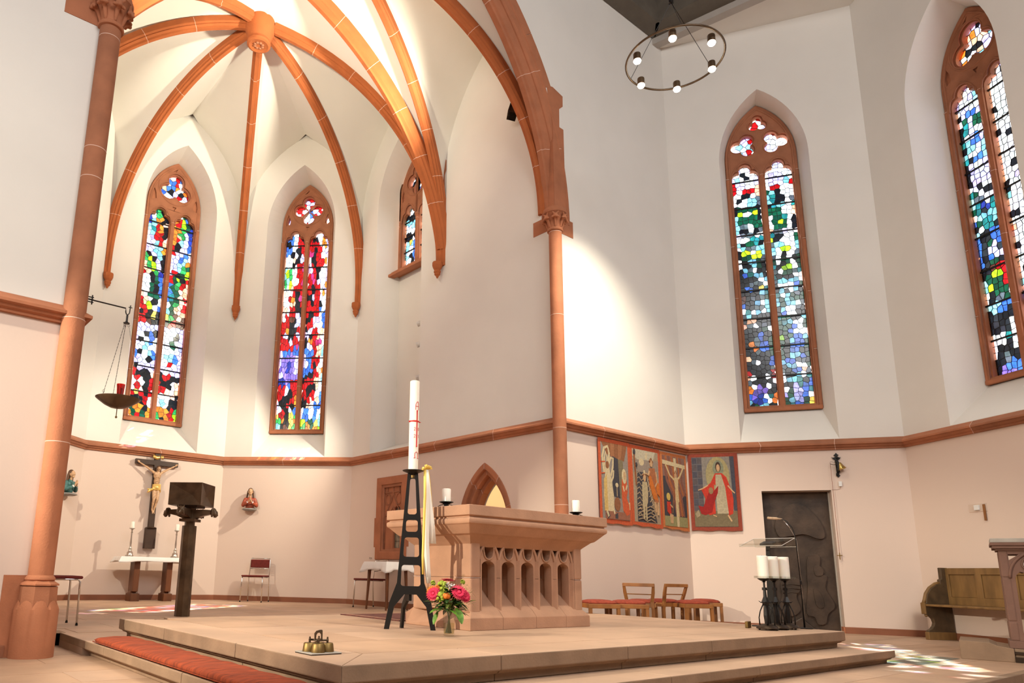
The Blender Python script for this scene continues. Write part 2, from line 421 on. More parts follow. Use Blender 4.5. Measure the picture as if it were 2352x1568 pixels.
# the rest of the nave, out of view
for nm, a, b in (('wall_nave_right', c7, (c7.x, -9)), ('wall_nave_back', (c7.x, -9), (-7, -9)), ('wall_nave_left', (-7, -9), (-7, YK + .1))):
    add_wall(nm, a, b, top=11.4)
def slab(name, pts, z0, z1, m, parent=None):
    bm = BM(); vs = [bm.verts.new((x, y, z0)) for x, y in pts]; f = bm.faces.new(vs)
    r = bmesh.ops.extrude_face_region(bm, geom=[f]); bmesh.ops.translate(bm, vec=(0, 0, z1 - z0), verts=[v for v in r['geom'] if isinstance(v, bmesh.types.BMVert)])
    return obj(name, bm, m, parent)
# ceilings
tag(slab('ceiling_nave', [(-7, -9), (c7.x, -9), (c7.x, 1.2), (10.35, 2.6), (9.75, 4.3), (10.15, 6.4), (-7, 6.4)], 10.95, 11.2, 'roofboard'), kind='structure')
tag(slab('ceiling_transept', [(10.52, 6.6), (13.2, 3.9), (11.2, .6), (10.9, 1.4), (11.0, 4.2)], 10.36, 10.55, 'wall'), kind='structure')
fa = slab('trim_1', [(10.44, 6.38), (10.60, 6.38), (11.30, 3.2), (11.1, .5), (10.98, .5), (11.12, 3.2)], 10.30, 10.95, 'fascia'); tag(fa, kind='structure')
bt = thing('ceiling_beam', 'dark grey painted roof beams meeting at the corner above the ring lamp', 'beam', (10.2, 6.1, 10.42), kind='structure')
def at_world(o, par): o.matrix_parent_inverse = par.matrix_basis.inverted(); return o
b1 = at_world(slab('wall_beam', [(-7, 6.07), (10.21, 6.07), (10.5, 6.375), (-7, 6.375)], 10.42, 10.95, 'beam', bt), bt)
b2 = at_world(slab('cross_beam', [(10.16, 6.12), (10.5, 6.375), (11.15, 3.2), (11.1, .5), (10.45, .5), (10.45, 3.2)], 10.42, 10.94, 'beam', bt), bt)

# ---------------------------------------------------------------- floors and platform
fl = slab('floor', [(-7, 1.885), (c7.x + 2.4, 1.885), (c7.x + 2.4, 7.2), (-7, 7.2)], -.2, -.006, 'joint'); tag(fl, kind='structure')
f2 = slab('floor_lower', [(-7, -9), (c7.x + .2, -9), (c7.x + .2, 1.86), (-7, 1.86)], -.3, -.15, 'floor'); tag(f2, kind='structure')
f3 = slab('floor_choir', [(1.65, 6.3), (7.62, 6.3), (7.62, 11.6), (5.8, 13.4), (3.1, 13.4), (1.28, 11.6), (1.28, 7.064), (1.65, 7.064)], -.1, ZA - .006, 'joint'); tag(f3, kind='structure')
def tiles(parent, x0, x1, y0, y1, z, tw, th, inside=None, mats=('floor', 'floorb'), off=.5, limit=300, jit=0.0, h=.02):
    y = y0; row = 0; n = 0; rest = BM()
    while y < y1 - .02:
        yh = min(th, y1 - y); x = x0 - (row % 2) * tw * off
        while x < x1 - .02:
            a = max(x, x0); b = min(x + tw, x1)
            if b - a > .06 and (inside is None or inside((a + b) / 2, y + yh / 2)):
                bm = BM() if n < limit else rest
                g = .0025; box(bm, a + g, y + g, z - h, b - g, y + yh - g, z + rnd.uniform(-jit, jit))
                if n < limit: obj('slab', bm, mats[rnd.random() < .45], parent)
                n += 1
            x += tw
        y += th; row += 1
    if len(rest.verts): tag(obj('far_slabs', rest, mats[0], parent), kind='stuff')
    else: rest.free()
tiles(fl, -2.5, 13.4, 1.885, 6.38, 0, .95, .50, lambda x, y: not (1.8 < x < 7.7 and y > 2.9), limit=200)
tiles(fl, 1.2, 1.7, 6.385, 7.06, 0, .95, .34)
def in_choir(x, y):
    if x < 1.32 or x > 7.6 or y > 13.35: return False
    if x < 2.06 and y < 7.3: return False
    return (x + y < c23.x + c23.y - .05) and (y - x < c30.y - c30.x + -.05)
bm = BM()
tiles(f3, 1.32, 7.6, 6.5, 13.35, ZA, .92, .5, in_choir)
bm.free()
# border wedges where the square slabs stop at the slanting walls
slab_b = slab('slab', [(6.2, 12.85), (7.55, 11.5), (7.58, 11.52), (5.76, 13.34), (5.7, 13.34)], ZA - .02, ZA - .001, 'floor', f3)
slab_c = slab('slab', [(1.34, 11.5), (3.2, 13.34), (3.1, 13.34), (1.3, 11.55)], ZA - .02, ZA - .001, 'floor', f3)
bk = slab('floor_base', [(1.65, 6.5), (7.6, 6.5), (7.6, 11.5), (5.75, 13.34), (3.15, 13.34), (1.33, 11.5), (1.33, 7.07), (1.65, 7.07)], ZA - .02, ZA - .003, 'floor', f3)
# nave floor edge step in the foreground
for i in range(-6, 13):
    bm = BM(); box(bm, i * 1.0 + .003, 1.83, -.15, i * 1.0 + .997, 1.91, 0.001); bevel(obj('edge_stone', bm, 'step', fl), .006)

def step_course(parent, x0, y0, x1, y1, z0, z1, sides, blen=1.25, over=.055, thick=.085, m='step'):
    """moulded stone steps along the rectangle: nosing stones above a recessed riser; sides from 'W','S','E'"""
    segs = []
    if 'S' in sides: segs.append(((x0, y0), (x1, y0), (0, 1)))
    if 'W' in sides: segs.append(((x0, y1), (x0, y0), (1, 0)))
    if 'E' in sides: segs.append(((x1, y0), (x1, y1), (-1, 0)))
    zt = z1 - thick
    for a, b, n in segs:
        a = Vector(a); b = Vector(b); n = Vector(n); L = (b - a).length; e = (b - a) / L
        k = max(1, round(L / blen)); cuts = [0] + [L * (i + rnd.uniform(-.08, .08)) / k for i in range(1, k)] + [L]
        prof = [(0, z1), (0, zt), (over * .35, zt - .006), (over * .55, zt - .018), (over, zt - .026), (over, z0), (.38, z0), (.38, z1)]
        for s0, s1 in zip(cuts, cuts[1:]):
            bm = BM(); g = .002; rows = []
            for s in (s0, s1):
                m0 = 0 if s > 1e-4 else 1; m1 = 0 if s < L - 1e-4 else 1
                row = []
                for d, z in prof:
                    ss = s + (d if m0 else 0) - (d if m1 else 0) + (g if s == s0 and not m0 else 0) - (g if s == s1 and not m1 else 0)
                    p = a + e * ss + n * d; row.append(bm.verts.new((p.x, p.y, z)))
                rows.append(row)
            q = len(prof)
            for i in range(q): bm.faces.new((rows[0][i], rows[0][(i + 1) % q], rows[1][(i + 1) % q], rows[1][i]))
            bm.faces.new(rows[0]); bm.faces.new(rows[1][::-1])
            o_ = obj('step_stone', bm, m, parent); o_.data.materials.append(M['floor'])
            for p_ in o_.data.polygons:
                if p_.normal.z > .9 and p_.center.z > z1 - .001: p_.material_index = 1  # tops take the floor tone, fronts keep their shade in the colour
            bevel(o_, .007, 2, 50)
PX0, PY0, PX1, PY1 = 1.974, 3.013, 7.612, 6.49
SX0, SY0, SX1 = 1.648, 2.692, 7.837
pf = thing('altar_platform', 'two-stepped sandstone platform under the altar', 'platform', (0, 0, 0), kind='structure')
pr = bpy.data.objects.new('lower_step', None); C.objects.link(pr); pr.parent = pf
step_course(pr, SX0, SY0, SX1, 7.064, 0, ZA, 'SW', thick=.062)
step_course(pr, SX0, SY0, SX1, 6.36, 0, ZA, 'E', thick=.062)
pu = bpy.data.objects.new('upper_step', None); C.objects.link(pu); pu.parent = pf
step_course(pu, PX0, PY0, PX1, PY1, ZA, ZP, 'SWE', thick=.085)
bm = BM(); box(bm, SX0 + .37, SY0 + .37, 0, SX1 - .37, 6.3, ZA - .004); box(bm, PX0 + .3, PY0 + .3, ZA, PX1 - .3, PY1, ZP - .012)
obj('core', bm, 'joint', pf)
tiles(pu, PX0 + .38, PX1 - .38, PY0 + .38, PY1, ZP - .0005, 1.1, .62, mats=('step2', 'step2') if 'step2' in M else ('floor', 'floorb'))
bm = BM(); box(bm, 1.70, 7.07, 0, 2.2, 7.5, ZA - .0035); box(bm, 1.33, 7.29, 0, 1.75, 7.5, ZA - .0035); obj('core', bm, 'floor', pf)
# short return of the step behind the left pier
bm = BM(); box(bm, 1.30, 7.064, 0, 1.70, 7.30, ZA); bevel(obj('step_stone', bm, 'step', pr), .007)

# ---------------------------------------------------------------- string course and baseboards
def offset_path(path, d):
    out = []
    for i, p in enumerate(path):
        ns = []
        if i > 0: e = (path[i] - path[i - 1]).normalized(); ns.append(Vector((e.y, -e.x)))
        if i < len(path) - 1: e = (path[i + 1] - path[i]).normalized(); ns.append(Vector((e.y, -e.x)))
        n = ns[0] if len(ns) == 1 else (ns[0] + ns[1]) / (1 + ns[0].dot(ns[1]))
        out.append(p + n * d)
    return out
STR = [(0, 2.868), (.105, 2.792), (.105, 2.768), (.075, 2.760), (.060, 2.735), (.032, 2.722), (.028, 2.700), (0, 2.698)]
BAS = [(0, .0), (.018, .0), (.018, .082), (.012, .09), (0, .09)]
def moulding(name, path, prof, zoff, blen, m, jm='mortar', first=0, lbl=None):
    path = [Vector(p) for p in path]; offs = [offset_path(path, d) for d, _ in prof]
    for i in range(len(path) - 1):
        L = (path[i + 1] - path[i]).length
        if L < .05: continue
        root = bpy.data.objects.new('%s_%d' % (name, first + i + 1), None); C.objects.link(root); tag(root, kind='structure')
        k = max(1, round(L / blen)); cuts = [0] + [(j + rnd.uniform(-.12, .12)) / k for j in range(1, k)] + [1]
        q = len(prof)
        for s0, s1 in zip(cuts, cuts[1:]):
            bm = BM(); rows = []
            for s in (s0 + (.0015 / L if s0 > 0 else 0), s1 - (.0015 / L if s1 < 1 else 0)):
                rows.append([bm.verts.new((*(offs[j][i].lerp(offs[j][i + 1], s)), prof[j][1] + zoff)) for j in range(q)])
            for j in range(q): bm.faces.new((rows[0][j], rows[0][(j + 1) % q], rows[1][(j + 1) % q], rows[1][j]))
            bm.faces.new(rows[0]); bm.faces.new(rows[1][::-1]); obj('stone', bm, (m, 'stone2')[rnd.random() < .4] if m == 'stone' else m, root)
            if s1 < 1 and jm:
                bm = BM(); rows = []
                for s in (s1 - .0035 / L, s1 + .0035 / L):
                    rows.append([bm.verts.new((*(offs[j][i].lerp(offs[j][i + 1], s) + (offs[j][i] - path[i]).normalized() * 0 + Vector(((path[i + 1] - path[i]).y, -(path[i + 1] - path[i]).x)).normalized() * .0012), prof[j][1] + zoff + (.001 if j == 0 else 0))) for j in range(q)])
                for j in range(q): bm.faces.new((rows[0][j], rows[0][(j + 1) % q], rows[1][(j + 1) % q], rows[1][j]))
                obj('mortar_joint', bm, jm, root)
c8 = Vector((c7.x, -3))
moulding('trim', [(-5, YK), J, B8, c30], STR, 0, 1.15, 'stone', first=1)
moulding('trim', [c30, c01, c12, c23, K, c5, c6, c7, c8], STR, 0, 1.15, 'stone', first=5)
moulding('baseboard', [(-5, YK), (1.1, YK)], BAS, 0, 2.4, 'base', None)
moulding('baseboard', [(XJ, 7.1), c30, c01, c12, c23, (XK, 8.45)], BAS, ZA, 2.4, 'base', None, first=1)
moulding('baseboard', [(XK, 7.26), (XK, 6.5)], BAS, ZA, 2.4, 'base', None, first=8)
pe = c5 + dC * 1.075; pf2 = c5 + dC * 2.025
moulding('baseboard', [(7.7, YK), c5, pe], BAS, 0, 2.4, 'base', None, first=10)
moulding('baseboard', [pf2, c6, c7, c8], BAS, 0, 2.4, 'base', None, first=13)

# ---------------------------------------------------------------- ribs, arches, vault
RIB = [(-.085, .20), (-.085, .10), (-.062, .078), (-.066, .058), (-.036, .034), (-.030, .0), (.030, .0), (.036, .034), (.066, .058), (.062, .078), (.085, .10), (.085, .20)]
def sweep_arc(root, p0, h, R, zs, r0, r1, prof, blen, m='ribstone', z_start=None, n_per=6, inset=0.0):
    """stones of an arch: springs at plan point p0, runs along unit vector h; returns nothing, parts go under root"""
    h = Vector(h).normalized(); lat = Vector((-h.y, h.x))
    def fr(r):
        r = max(r, 0.0); c = (R - r) / R; a = math.acos(max(-1, min(1, c))); return a
    a0, a1 = fr(r0), fr(r1); Ls = R * (a1 - a0); k = max(1, round(Ls / blen))
    def sec(a, g=0.0):
        r = R - R * math.cos(a) + inset; z = zs + R * math.sin(a); out = []
        nr, nz = -math.cos(a), math.sin(a)
        for s, d in prof:
            q = Vector(p0) + h * (r + nr * (d - g)) + lat * (s * (1 + g * 6)); out.append((q.x, q.y, z + nz * (d - g)))
        return out
    def piece(s0, s1, nn, mm, name, g=0.0):
        bm = BM(); rows = [[bm.verts.new(p) for p in sec(s0 + (s1 - s0) * i / nn, g)] for i in range(nn + 1)]
        q = len(prof)
        for a, b in zip(rows, rows[1:]):
            for j in range(q): bm.faces.new((a[j], a[(j + 1) % q], b[(j + 1) % q], b[j]))
        bm.faces.new(rows[0]); bm.faces.new(rows[-1][::-1])
        return obj(name, bm, mm, root)
    for i in range(k):
        s0 = a0 + (a1 - a0) * i / k; s1 = a0 + (a1 - a0) * (i + 1) / k
        piece(s0 + .001 / R, s1 - .001 / R, n_per, m, 'stone')
        if i < k - 1: piece(s1 - .0035 / R, s1 + .0035 / R, 1, 'mortar', 'mortar_joint', .0015)
    if z_start is not None:   # vertical shaft below the springing
        z = zs
        segs = max(1, round((zs - z_start) / .5))
        for i in range(segs):
            za = z_start + (zs - z_start) * i / segs; zb = z_start + (zs - z_start) * (i + 1) / segs
            bm = BM(); rows = []
            for zz in (za + .001, zb - .001):
                rows.append([bm.verts.new((*(Vector(p0) + h * (inset - d) + lat * s), zz)) for s, d in prof])
            q = len(prof)
            for j in range(q): bm.faces.new((rows[0][j], rows[0][(j + 1) % q], rows[1][(j + 1) % q], rows[1][j]))
            bm.faces.new(rows[0]); bm.faces.new(rows[1][::-1]); obj('stone', bm, m, root)
def corbel(root, p, z, r=.085):
    bm = BM(); lathe(bm, [(0, z), (.012, z + .01), (.03, z + .05), (.052, z + .07), (.052, z + .10), (.062, z + .115), (.062, z + .14), (.05, z + .15), (.075, z + .19), (.09, z + .24), (.09, z + .30)], 8, (p[0], p[1], 0)); obj('corbel', bm, 'ribstone', root)
tn = [30]
def trim_root(label=None):
    tn[0] += 1; o = bpy.data.objects.new('trim_%d' % tn[0], None); C.objects.link(o); tag(o, label, kind='structure'); return o
INS = .10
for p in (c30, c01, c12, c23):
    r = trim_root('orange sandstone rib from a wall corbel to the vault boss'); h = (O8 - p).normalized()
    sweep_arc(r, p, h, 3.6, 6.3, 0, 3.40 - .22 - INS, RIB, .82, z_start=5.95, inset=INS)
    corbel(r, p + h * .09, 5.70)
for p in (A8, B8):
    r = trim_root('orange sandstone rib from the triple corbel to the vault boss'); h = (O8 - p).normalized()
    sweep_arc(r, p, h, 4.0, 6.0, 0, 3.40 - .22 - INS, RIB, .82, z_start=5.95, inset=INS)
    corbel(r, p + Vector((1 if p is B8 else -1, 0)) * .1, 5.70)
AR2 = [(-.11, .26), (-.11, .13), (-.085, .10), (-.085, .07), (-.045, .04), (-.035, 0), (.035, 0), (.045, .04), (.085, .07), (.085, .10), (.11, .13), (.11, .26)]
for p, h in ((A8, (-1, 0)), (B8, (1, 0))):
    r = trim_root('orange sandstone cross arch over the choir bay')
    sweep_arc(r, p, h, 4.6, 5.5, .06, HW - .05, AR2, .82, inset=.05)
for p, q in ((A8, J + Vector((0, .24))), (B8, K + Vector((0, .24))), (J + Vector((0, .24)), A8), (K + Vector((0, .24)), B8)):
    r = trim_root('orange sandstone diagonal rib of the choir bay'); h = (q - p).normalized(); L = (q - p).length / 2
    sweep_arc(r, p, h, 4.0, 6.0, 0, L - .12 - .05, RIB, .82, inset=.05)
BIG = [(-.17, .33), (-.17, .30), (-.155, .285), (-.150, .20), (-.125, .17), (-.105, .165), (-.09, .11), (-.08, .05), (-.05, .035), (-.04, 0), (.04, 0), (.05, .035), (.08, .05), (.09, .11), (.105, .165), (.125, .17), (.150, .20), (.155, .285), (.17, .30), (.17, .33)]
yb = YK + .155
for p, h in (((XK, yb), (-1, 0)), ((XJ, yb), (1, 0))):
    r = trim_root('moulded red sandstone arch between choir and nave')
    sweep_arc(r, p, h, ARC_R, ARC_Z, .0, HW + .0, BIG, 1.05, m='stone', inset=0)
# boss
r = trim_root('round carved keystone of the choir vault')
bm = BM(); lathe(bm, [(0, 9.60), (.13, 9.60), (.165, 9.585), (.20, 9.60), (.205, 9.64), (.185, 9.66), (.18, 9.70), (.21, 9.74), (.22, 9.80), (.25, 9.86), (.26, 10.2)], 28, (O8.x, O8.y, 0)); obj('boss', bm, 'ribstone', r, smooth=True)
for k in range(8):
    a = 2 * PI * k / 8; bm = BM(); sphere(bm, (O8.x + .07 * math.cos(a), O8.y + .07 * math.sin(a), 9.597), (.030, .030, .018), 8, 5); obj('petal', bm, 'stone2', r, smooth='all')
bm = BM(); lathe(bm, [(0, 9.96), (.10, 9.97), (.14, 10.03), (.15, 10.3)], 20, (4.458, (8.925 + YK + .24) / 2, 0)); obj('boss', bm, 'stone', trim_root('small keystone of the choir bay'))

def ribtop(p, h, R, zs, r1, off, n, inset, zlow=6.0):
    """points on the back of a rib, where the web rests"""
    a1 = math.acos((R - r1) / R); pts = []
    for i in range(n + 1):
        a = a1 * i / n; r = R - R * math.cos(a) + inset - math.cos(a) * off; z = zs + R * math.sin(a) + math.sin(a) * off
        pts.append(Vector((*(Vector(p) + Vector(h) * r), z)))
    return [Vector((*Vector(p), zlow - .4))] + pts
def web(root, A, B, mid_bulge=.05, nu=7):
    bm = BM(); n = len(A); rows = []
    for i in range(n):
        row = []
        for j in range(nu + 1):
            t = j / nu; q = A[i].lerp(B[i], t); q = q + Vector((0, 0, 1)) * mid_bulge * 4 * t * (1 - t) * min(1, i / n * 1.5); row.append(bm.verts.new(q))
        rows.append(row)
    for a, b in zip(rows, rows[1:]):
        for j in range(nu): bm.faces.new((a[j], a[j + 1], b[j + 1], b[j]))
    bmesh.ops.remove_doubles(bm, verts=bm.verts, dist=.0005)
    return obj('web', bm, 'plaster_up', root, smooth='all', fix=False)
def lunette(mid, e, hw, zs, hh, end, A, apex_frac=.90):
    """matching curve: half wall arch from the corner at +e*hw up to its apex at mid, then ridge to end; sampled at the heights of A"""
    R = (hh * hh + hw * hw) / (2 * hw); cx = hw - R; out = []; z0 = A[0].z; zt = A[-1].z; za = zs + hh
    for p in A:
        f = (p.z - z0) / (zt - z0)
        if f < apex_frac:
            z = z0 + (za - z0) * f / apex_frac
            x = hw if z <= zs else cx + math.sqrt(max(0, R * R - (z - zs) ** 2))
            out.append(Vector((*(Vector(mid) + Vector(e) * x), z)))
        else:
            t = (f - apex_frac) / (1 - apex_frac); q = Vector((*mid, za)).lerp(end, t); out.append(q)
    return out
vr = bpy.data.objects.new('ceiling_vault', None); C.objects.link(vr); tag(vr, kind='structure')
TOP = Vector((*O8, 10.06))
def half_cell(p, hdir, R, zs, r1, off, inset, mid, hw, zsl, hl, end, n=22):
    A = ribtop(p, hdir, R, zs, r1, off, n, inset); A[-1] = end.copy()
    e = (Vector(p) - Vector(mid)).normalized(); B = lunette(mid, e, hw, zsl, hl, end, A); B[-1] = end.copy()
    web(vr, A, B, .03)
corners = [B8, c30, c01, c12, c23, A8]
for a, b in zip(corners, corners[1:]):
    mid = (a + b) / 2; half = (b - a).length / 2
    for p in (a, b):
        R, zs = (4.0, 6.0) if p in (A8, B8) else (3.6, 6.3)
        half_cell(p, (O8 - p).normalized(), R, zs, 3.40 - INS, .17, INS, mid + (mid - O8).normalized() * .02, half, 7.75, 2.15, TOP)
# cells against the cross arch
for p in (A8, B8):
    h = (O8 - p).normalized(); A = ribtop(p, h, 4.0, 6.0, 3.40 - INS, .17, 22, INS); A[-1] = TOP.copy()
    hx = Vector((1 if p is B8 else -1, 0)); Bq = ribtop(p, hx, 4.6, 5.5, HW, .22, 22, .05)
    endz = Vector((4.458, 8.925, Bq[-1].z)); B = []
    for q in A:
        c = min(Bq, key=lambda v: abs(v.z - q.z) + (10 if v.z > q.z + .3 else 0)); B.append(c.copy())
    m = len(A)
    for i in range(m):
        f = i / (m - 1)
        if f > .8: B[i] = B[int(m * .8)].lerp(endz, (f - .8) / .2) if (f - .8) / .2 < .6 else endz.lerp(TOP, ((f - .8) / .2 - .6) / .4)
    web(vr, A, B, .02)
# rectangular bay between cross arch and choir arch
yq = YK + .24; ym = (8.925 + yq) / 2; END2 = Vector((4.458, ym, 10.16))
for p in (A8, B8, Vector((XJ, yq)), Vector((XK, yq))):
    h = (Vector((4.458, ym)) - p).normalized(); L = (Vector((4.458, ym)) - p).length
    A = ribtop(p, h, 4.0, 6.0, L - .05, .17, 22, .05); A[-1] = END2.copy()
    e = Vector((0, 1 if p.y > ym else -1)); mid = Vector((p.x, ym))
    B = lunette(mid, e, 1.15, 7.35, 2.3, END2, A); B[-1] = END2.copy(); web(vr, A, B, .03)
    hx = Vector((1 if p.x < 4 else -1, 0)); R2, z2, o2 = (4.6, 5.5, .22) if p.y > 8 else (ARC_R, ARC_Z, .30)
    py = Vector((p.x, p.y if p.y > 8 else YK + .14))
    Bq = ribtop(py, hx, R2, z2, HW, o2, 22, 0.03); endq = Vector((4.458, py.y, Bq[-1].z)); B = []
    for i, q in enumerate(A):
        f = i / (len(A) - 1); k = min(len(Bq) - 1, int(round(f / .82 * (len(Bq) - 1))))
        B.append(Bq[k].copy() if f < .82 else endq.lerp(END2, (f - .82) / .18))
    web(vr, A, B, .02)
# added solid cover above the vault so no daylight leaks in
tag(slab('vault_light_cover', [(XJ - .3, 6.5), (XK + .3, 6.5), (XK + .3, 11.6), (5.9, 13.6), (3.0, 13.6), (XJ - .3, 11.6)], 10.7, 10.9, 'wall'), kind='structure')

# flat stone plates bonded into the walls beside piers, capitals and springers
def stone_plate(parent, p, e, pts, name='bond_stone', t=.006):
    o = plate(name, pts, [], -t, .02, 'stone', parent); set_frame(o, p, e); return o
r = trim_root('flat red sandstone bonding stones around the arch springers')
ex = Vector((1, 0)); ey = Vector((0, -1))
for ps in ([(0, 5.66), (.41, 5.66), (.41, 5.92), (0, 5.92)], [(.0, 5.93), (.258, 5.93), (.248, 7.42), (.155, 7.425), (.16, 7.74), (.245, 7.82), (.25, 8.0), (.02, 8.06), (-.12, 8.03), (.0, 7.4)]): stone_plate(r, K, ex, ps)
for ps in ([(-.43, 5.62), (0, 5.62), (0, 5.92), (-.43, 5.92)], [(-.26, 5.93), (0, 5.93), (0, 8.06), (-.25, 8.0)], [(-.285, 0), (0, 0), (0, .615), (-.285, .615)]): stone_plate(r, J, ex, ps)
# flat outer band of the choir arch on the nave face
for sgn_ in (1, -1):
    ps = []; cxa = (XK - ARC_R) if sgn_ > 0 else (XJ + ARC_R); ro, ri = ARC_R + .475, ARC_R + .29
    a_0 = math.asin((8.03 - ARC_Z) / ro); a_1 = math.acos((XK - HW - (XK - ARC_R)) / ro)
    for k_ in range(5):
        s0, s1 = a_0 + (a_1 - a_0) * k_ / 5 + .0006, a_0 + (a_1 - a_0) * (k_ + 1) / 5 - .0006
        o_ = [(cxa + sgn_ * ro * math.cos(s0 + (s1 - s0) * t_ / 4), ARC_Z + ro * math.sin(s0 + (s1 - s0) * t_ / 4)) for t_ in range(5)]
        i_ = [(cxa + sgn_ * ri * math.cos(s0 + (s1 - s0) * t_ / 4), ARC_Z + ri * math.sin(s0 + (s1 - s0) * t_ / 4)) for t_ in range(5)]
        pp = o_ + i_[::-1]
        o = plate('arch_band_stone', pp if sgn_ > 0 else pp[::-1], [], -.008, .02, 'stone', r); o.location = (0, YK, 0)
# (distance is measured along the wall from the corner K going east)
for ps in ([(-.41, 5.70), (0, 5.70), (0, 5.93), (-.41, 5.93)], [(-.24, 5.93), (0, 5.93), (0, 7.15), (-.29, 7.15), (-.29, 6.88), (-.24, 6.86)]): stone_plate(r, K, ey, ps)
r = trim_root('flat red sandstone bonding stones above the triple corbel')
for ps in ([(-.20, 8.26), (.09, 7.98), (.09, 7.78), (.05, 7.70), (.05, 5.95), (-.05, 5.95), (-.05, 7.0), (-.2, 7.0)],): stone_plate(r, A8, ey, ps)

# ---------------------------------------------------------------- piers
def pier(name, x, y, base, joints, label):
    t = thing(name, label, 'column', (x, y, 0))
    zz = joints
    for a, b in zip(zz, zz[1:]):
        bm = BM(); lathe(bm, [(.093, a + .002), (.093, b - .002)], 28); obj('drum', bm, ('stone', 'stone2')[rnd.random() < .4], t, smooth=True)
        if b < zz[-1]: bm = BM(); lathe(bm, [(.0942, b - .003), (.0942, b + .003)], 28); obj('mortar_joint', bm, 'mortar', t, smooth=True)
    # capital: ring, bell, leaves, abacus
    bm = BM(); lathe(bm, [(.093, 5.60), (.112, 5.605), (.118, 5.62), (.112, 5.64), (.098, 5.65), (.098, 5.70), (.115, 5.76), (.145, 5.84), (.16, 5.86), (.175, 5.87), (.178, 5.90), (.165, 5.915), (.16, 5.95)], 28)
    cp = obj('capital', bm, 'stone', t, smooth=True)
    for k in range(7):
        a = 2 * PI * k / 7 + .3; parts = []; d = Vector((math.cos(a), math.sin(a), 0)); s = Vector((-math.sin(a), math.cos(a), 0))
        parts.append(('c', d * .095 + Vector((0, 0, 5.66)), .016, d * .125 + Vector((0, 0, 5.76)), .022))
        parts.append(('c', d * .125 + Vector((0, 0, 5.76)), .022, d * .165 + Vector((0, 0, 5.80)), .03))
        for q in (-1, 1):
            parts.append(('c', d * .15 + Vector((0, 0, 5.80)), .02, d * .165 + s * q * .045 + Vector((0, 0, 5.77)), .018))
            parts.append(('c', d * .15 + Vector((0, 0, 5.80)), .02, d * .175 + s * q * .04 + Vector((0, 0, 5.84)), .014))
        parts.append(('e', tuple(d * .185 + Vector((0, 0, 5.775))), (.022, .022, .022)))
        blob('leaf', parts, 'stone', cp, .009)
    if base:
        b = bpy.data.objects.new('base', None); C.objects.link(b); b.parent = t
        bm = BM(); lathe(bm, [(.093, .618), (.108, .60), (.112, .585), (.104, .575)], 28); obj('upper_ring', bm, 'stone', b)
        bm = BM(); frustum(bm, .10, .578, .145, .552, 8); frustum(bm, .145, .552, .145, .54, 8); frustum(bm, .128, .54, .128, .535, 8); obj('collar', bm, 'stone', b)
        bm = BM(); frustum(bm, .142, .38, .136, .532, 8); obj('plinth_block', bm, 'stone2', b)
        bm = BM(); n = 48; rows = []
        for i in range(n):
            a = 2 * PI * i / n; u = (a - PI / 8) % (PI / 4) / (PI / 4); sc = math.sin(PI * u) ** .6
            r8 = .142 * math.cos(PI / 8) / math.cos(((a) % (PI / 4)) - PI / 8) if False else .142
            rows.append([bm.verts.new((r0 * math.cos(a), r0 * math.sin(a), z)) for r0, z in ((.162, 0), (.162, .36), (.136, .382 + .045 * sc))])
        for i in range(n):
            a, c = rows[i], rows[(i + 1) % n]
            for j in range(2): bm.faces.new((a[j], c[j], c[j + 1], a[j + 1]))
        bm.faces.new([q[2] for q in rows]); bm.faces.new([q[0] for q in rows][::-1]); obj('scalloped_foot', bm, 'stone', b, smooth=True)
    return t
pier('column', 1.285, 6.34, True, [.60, 1.68, 2.74, 4.06, 4.35, 5.5, 5.602], 'slender red sandstone shaft on a scalloped octagonal base carrying the hanging lamp bracket')
pier('column', 7.562, 6.345, True, [.60, 1.64, 2.69, 4.32, 5.59, 5.602], 'slender red sandstone shaft between the altar and the hanging tapestries')

tag(slab('roof_light_cap', [(-8, -10), (10.9, -10), (10.9, 6.4), (-8, 6.4)], 11.3, 11.4, 'roofboard'), kind='structure')  # unseen slab added over the nave to stop sky light leaking in
# ---------------------------------------------------------------- stained glass windows
PAL = dict(k=(.004, .005, .007), w=(1, 1, 1), r=(.30, .004, .006), o=(.55, .13, .015), y=(.60, .42, .06), g=(.02, .22, .05), G=(.003, .045, .022), l=(.28, .50, .01),
           b=(.03, .10, .42), B=(.012, .022, .16), p=(.14, .09, .38), v=(.42, .36, .72), c=(.16, .42, .52), t=(.01, .13, .13), s=(.72, .34, .20), m=(.34, .02, .09), n=(.06, .018, .012), a=(.065, .08, .09), d=(.012, .014, .017))
W1L = "kGgkw Bwgok Bcoks ctrok wcrrk wvcrs vvcco gkvck glkvk sglvk rskgB wwkGb wwGkb swGGb rswkw rrlwb krkyk rrnkk vvvvv vwkbk vkwbw vwcww bkwcb vvwkv kvvvv rkkks wrwkr wrskr ryrkr kkkrw Gooko oGrGo"
W1R = "kwGbk orlGk oogGB osgvB orcvB rkvvb rvvbw vvbco vvcgG vrkGl rGlkr bGgrs bGGss btGsr wGgsr cGsss ygnsn krrnn vwwvv wwwkv wwGwv wwwwv wccbv wwrwv vwvvv krrkk rkkws rrsws wwwsk wcwkk ooorg gkorl"
W2L = "kbwkk bbwrk kbwrr bbwkr bkwkr wwskv wwkkr ccwrm lgwrr cgwwr glwrm wskrr swrkr wrokm wwskr swrkk wrrvk wrnkv rrkvv rokkr rvkrv rrvrr rrrrm bbbbb vpppv vpvvv ppBpv vpBvv vpppp BBbrr rrwrr rwwkr pkkro vkrks wrkwb yrkyg gokyo cknyg"
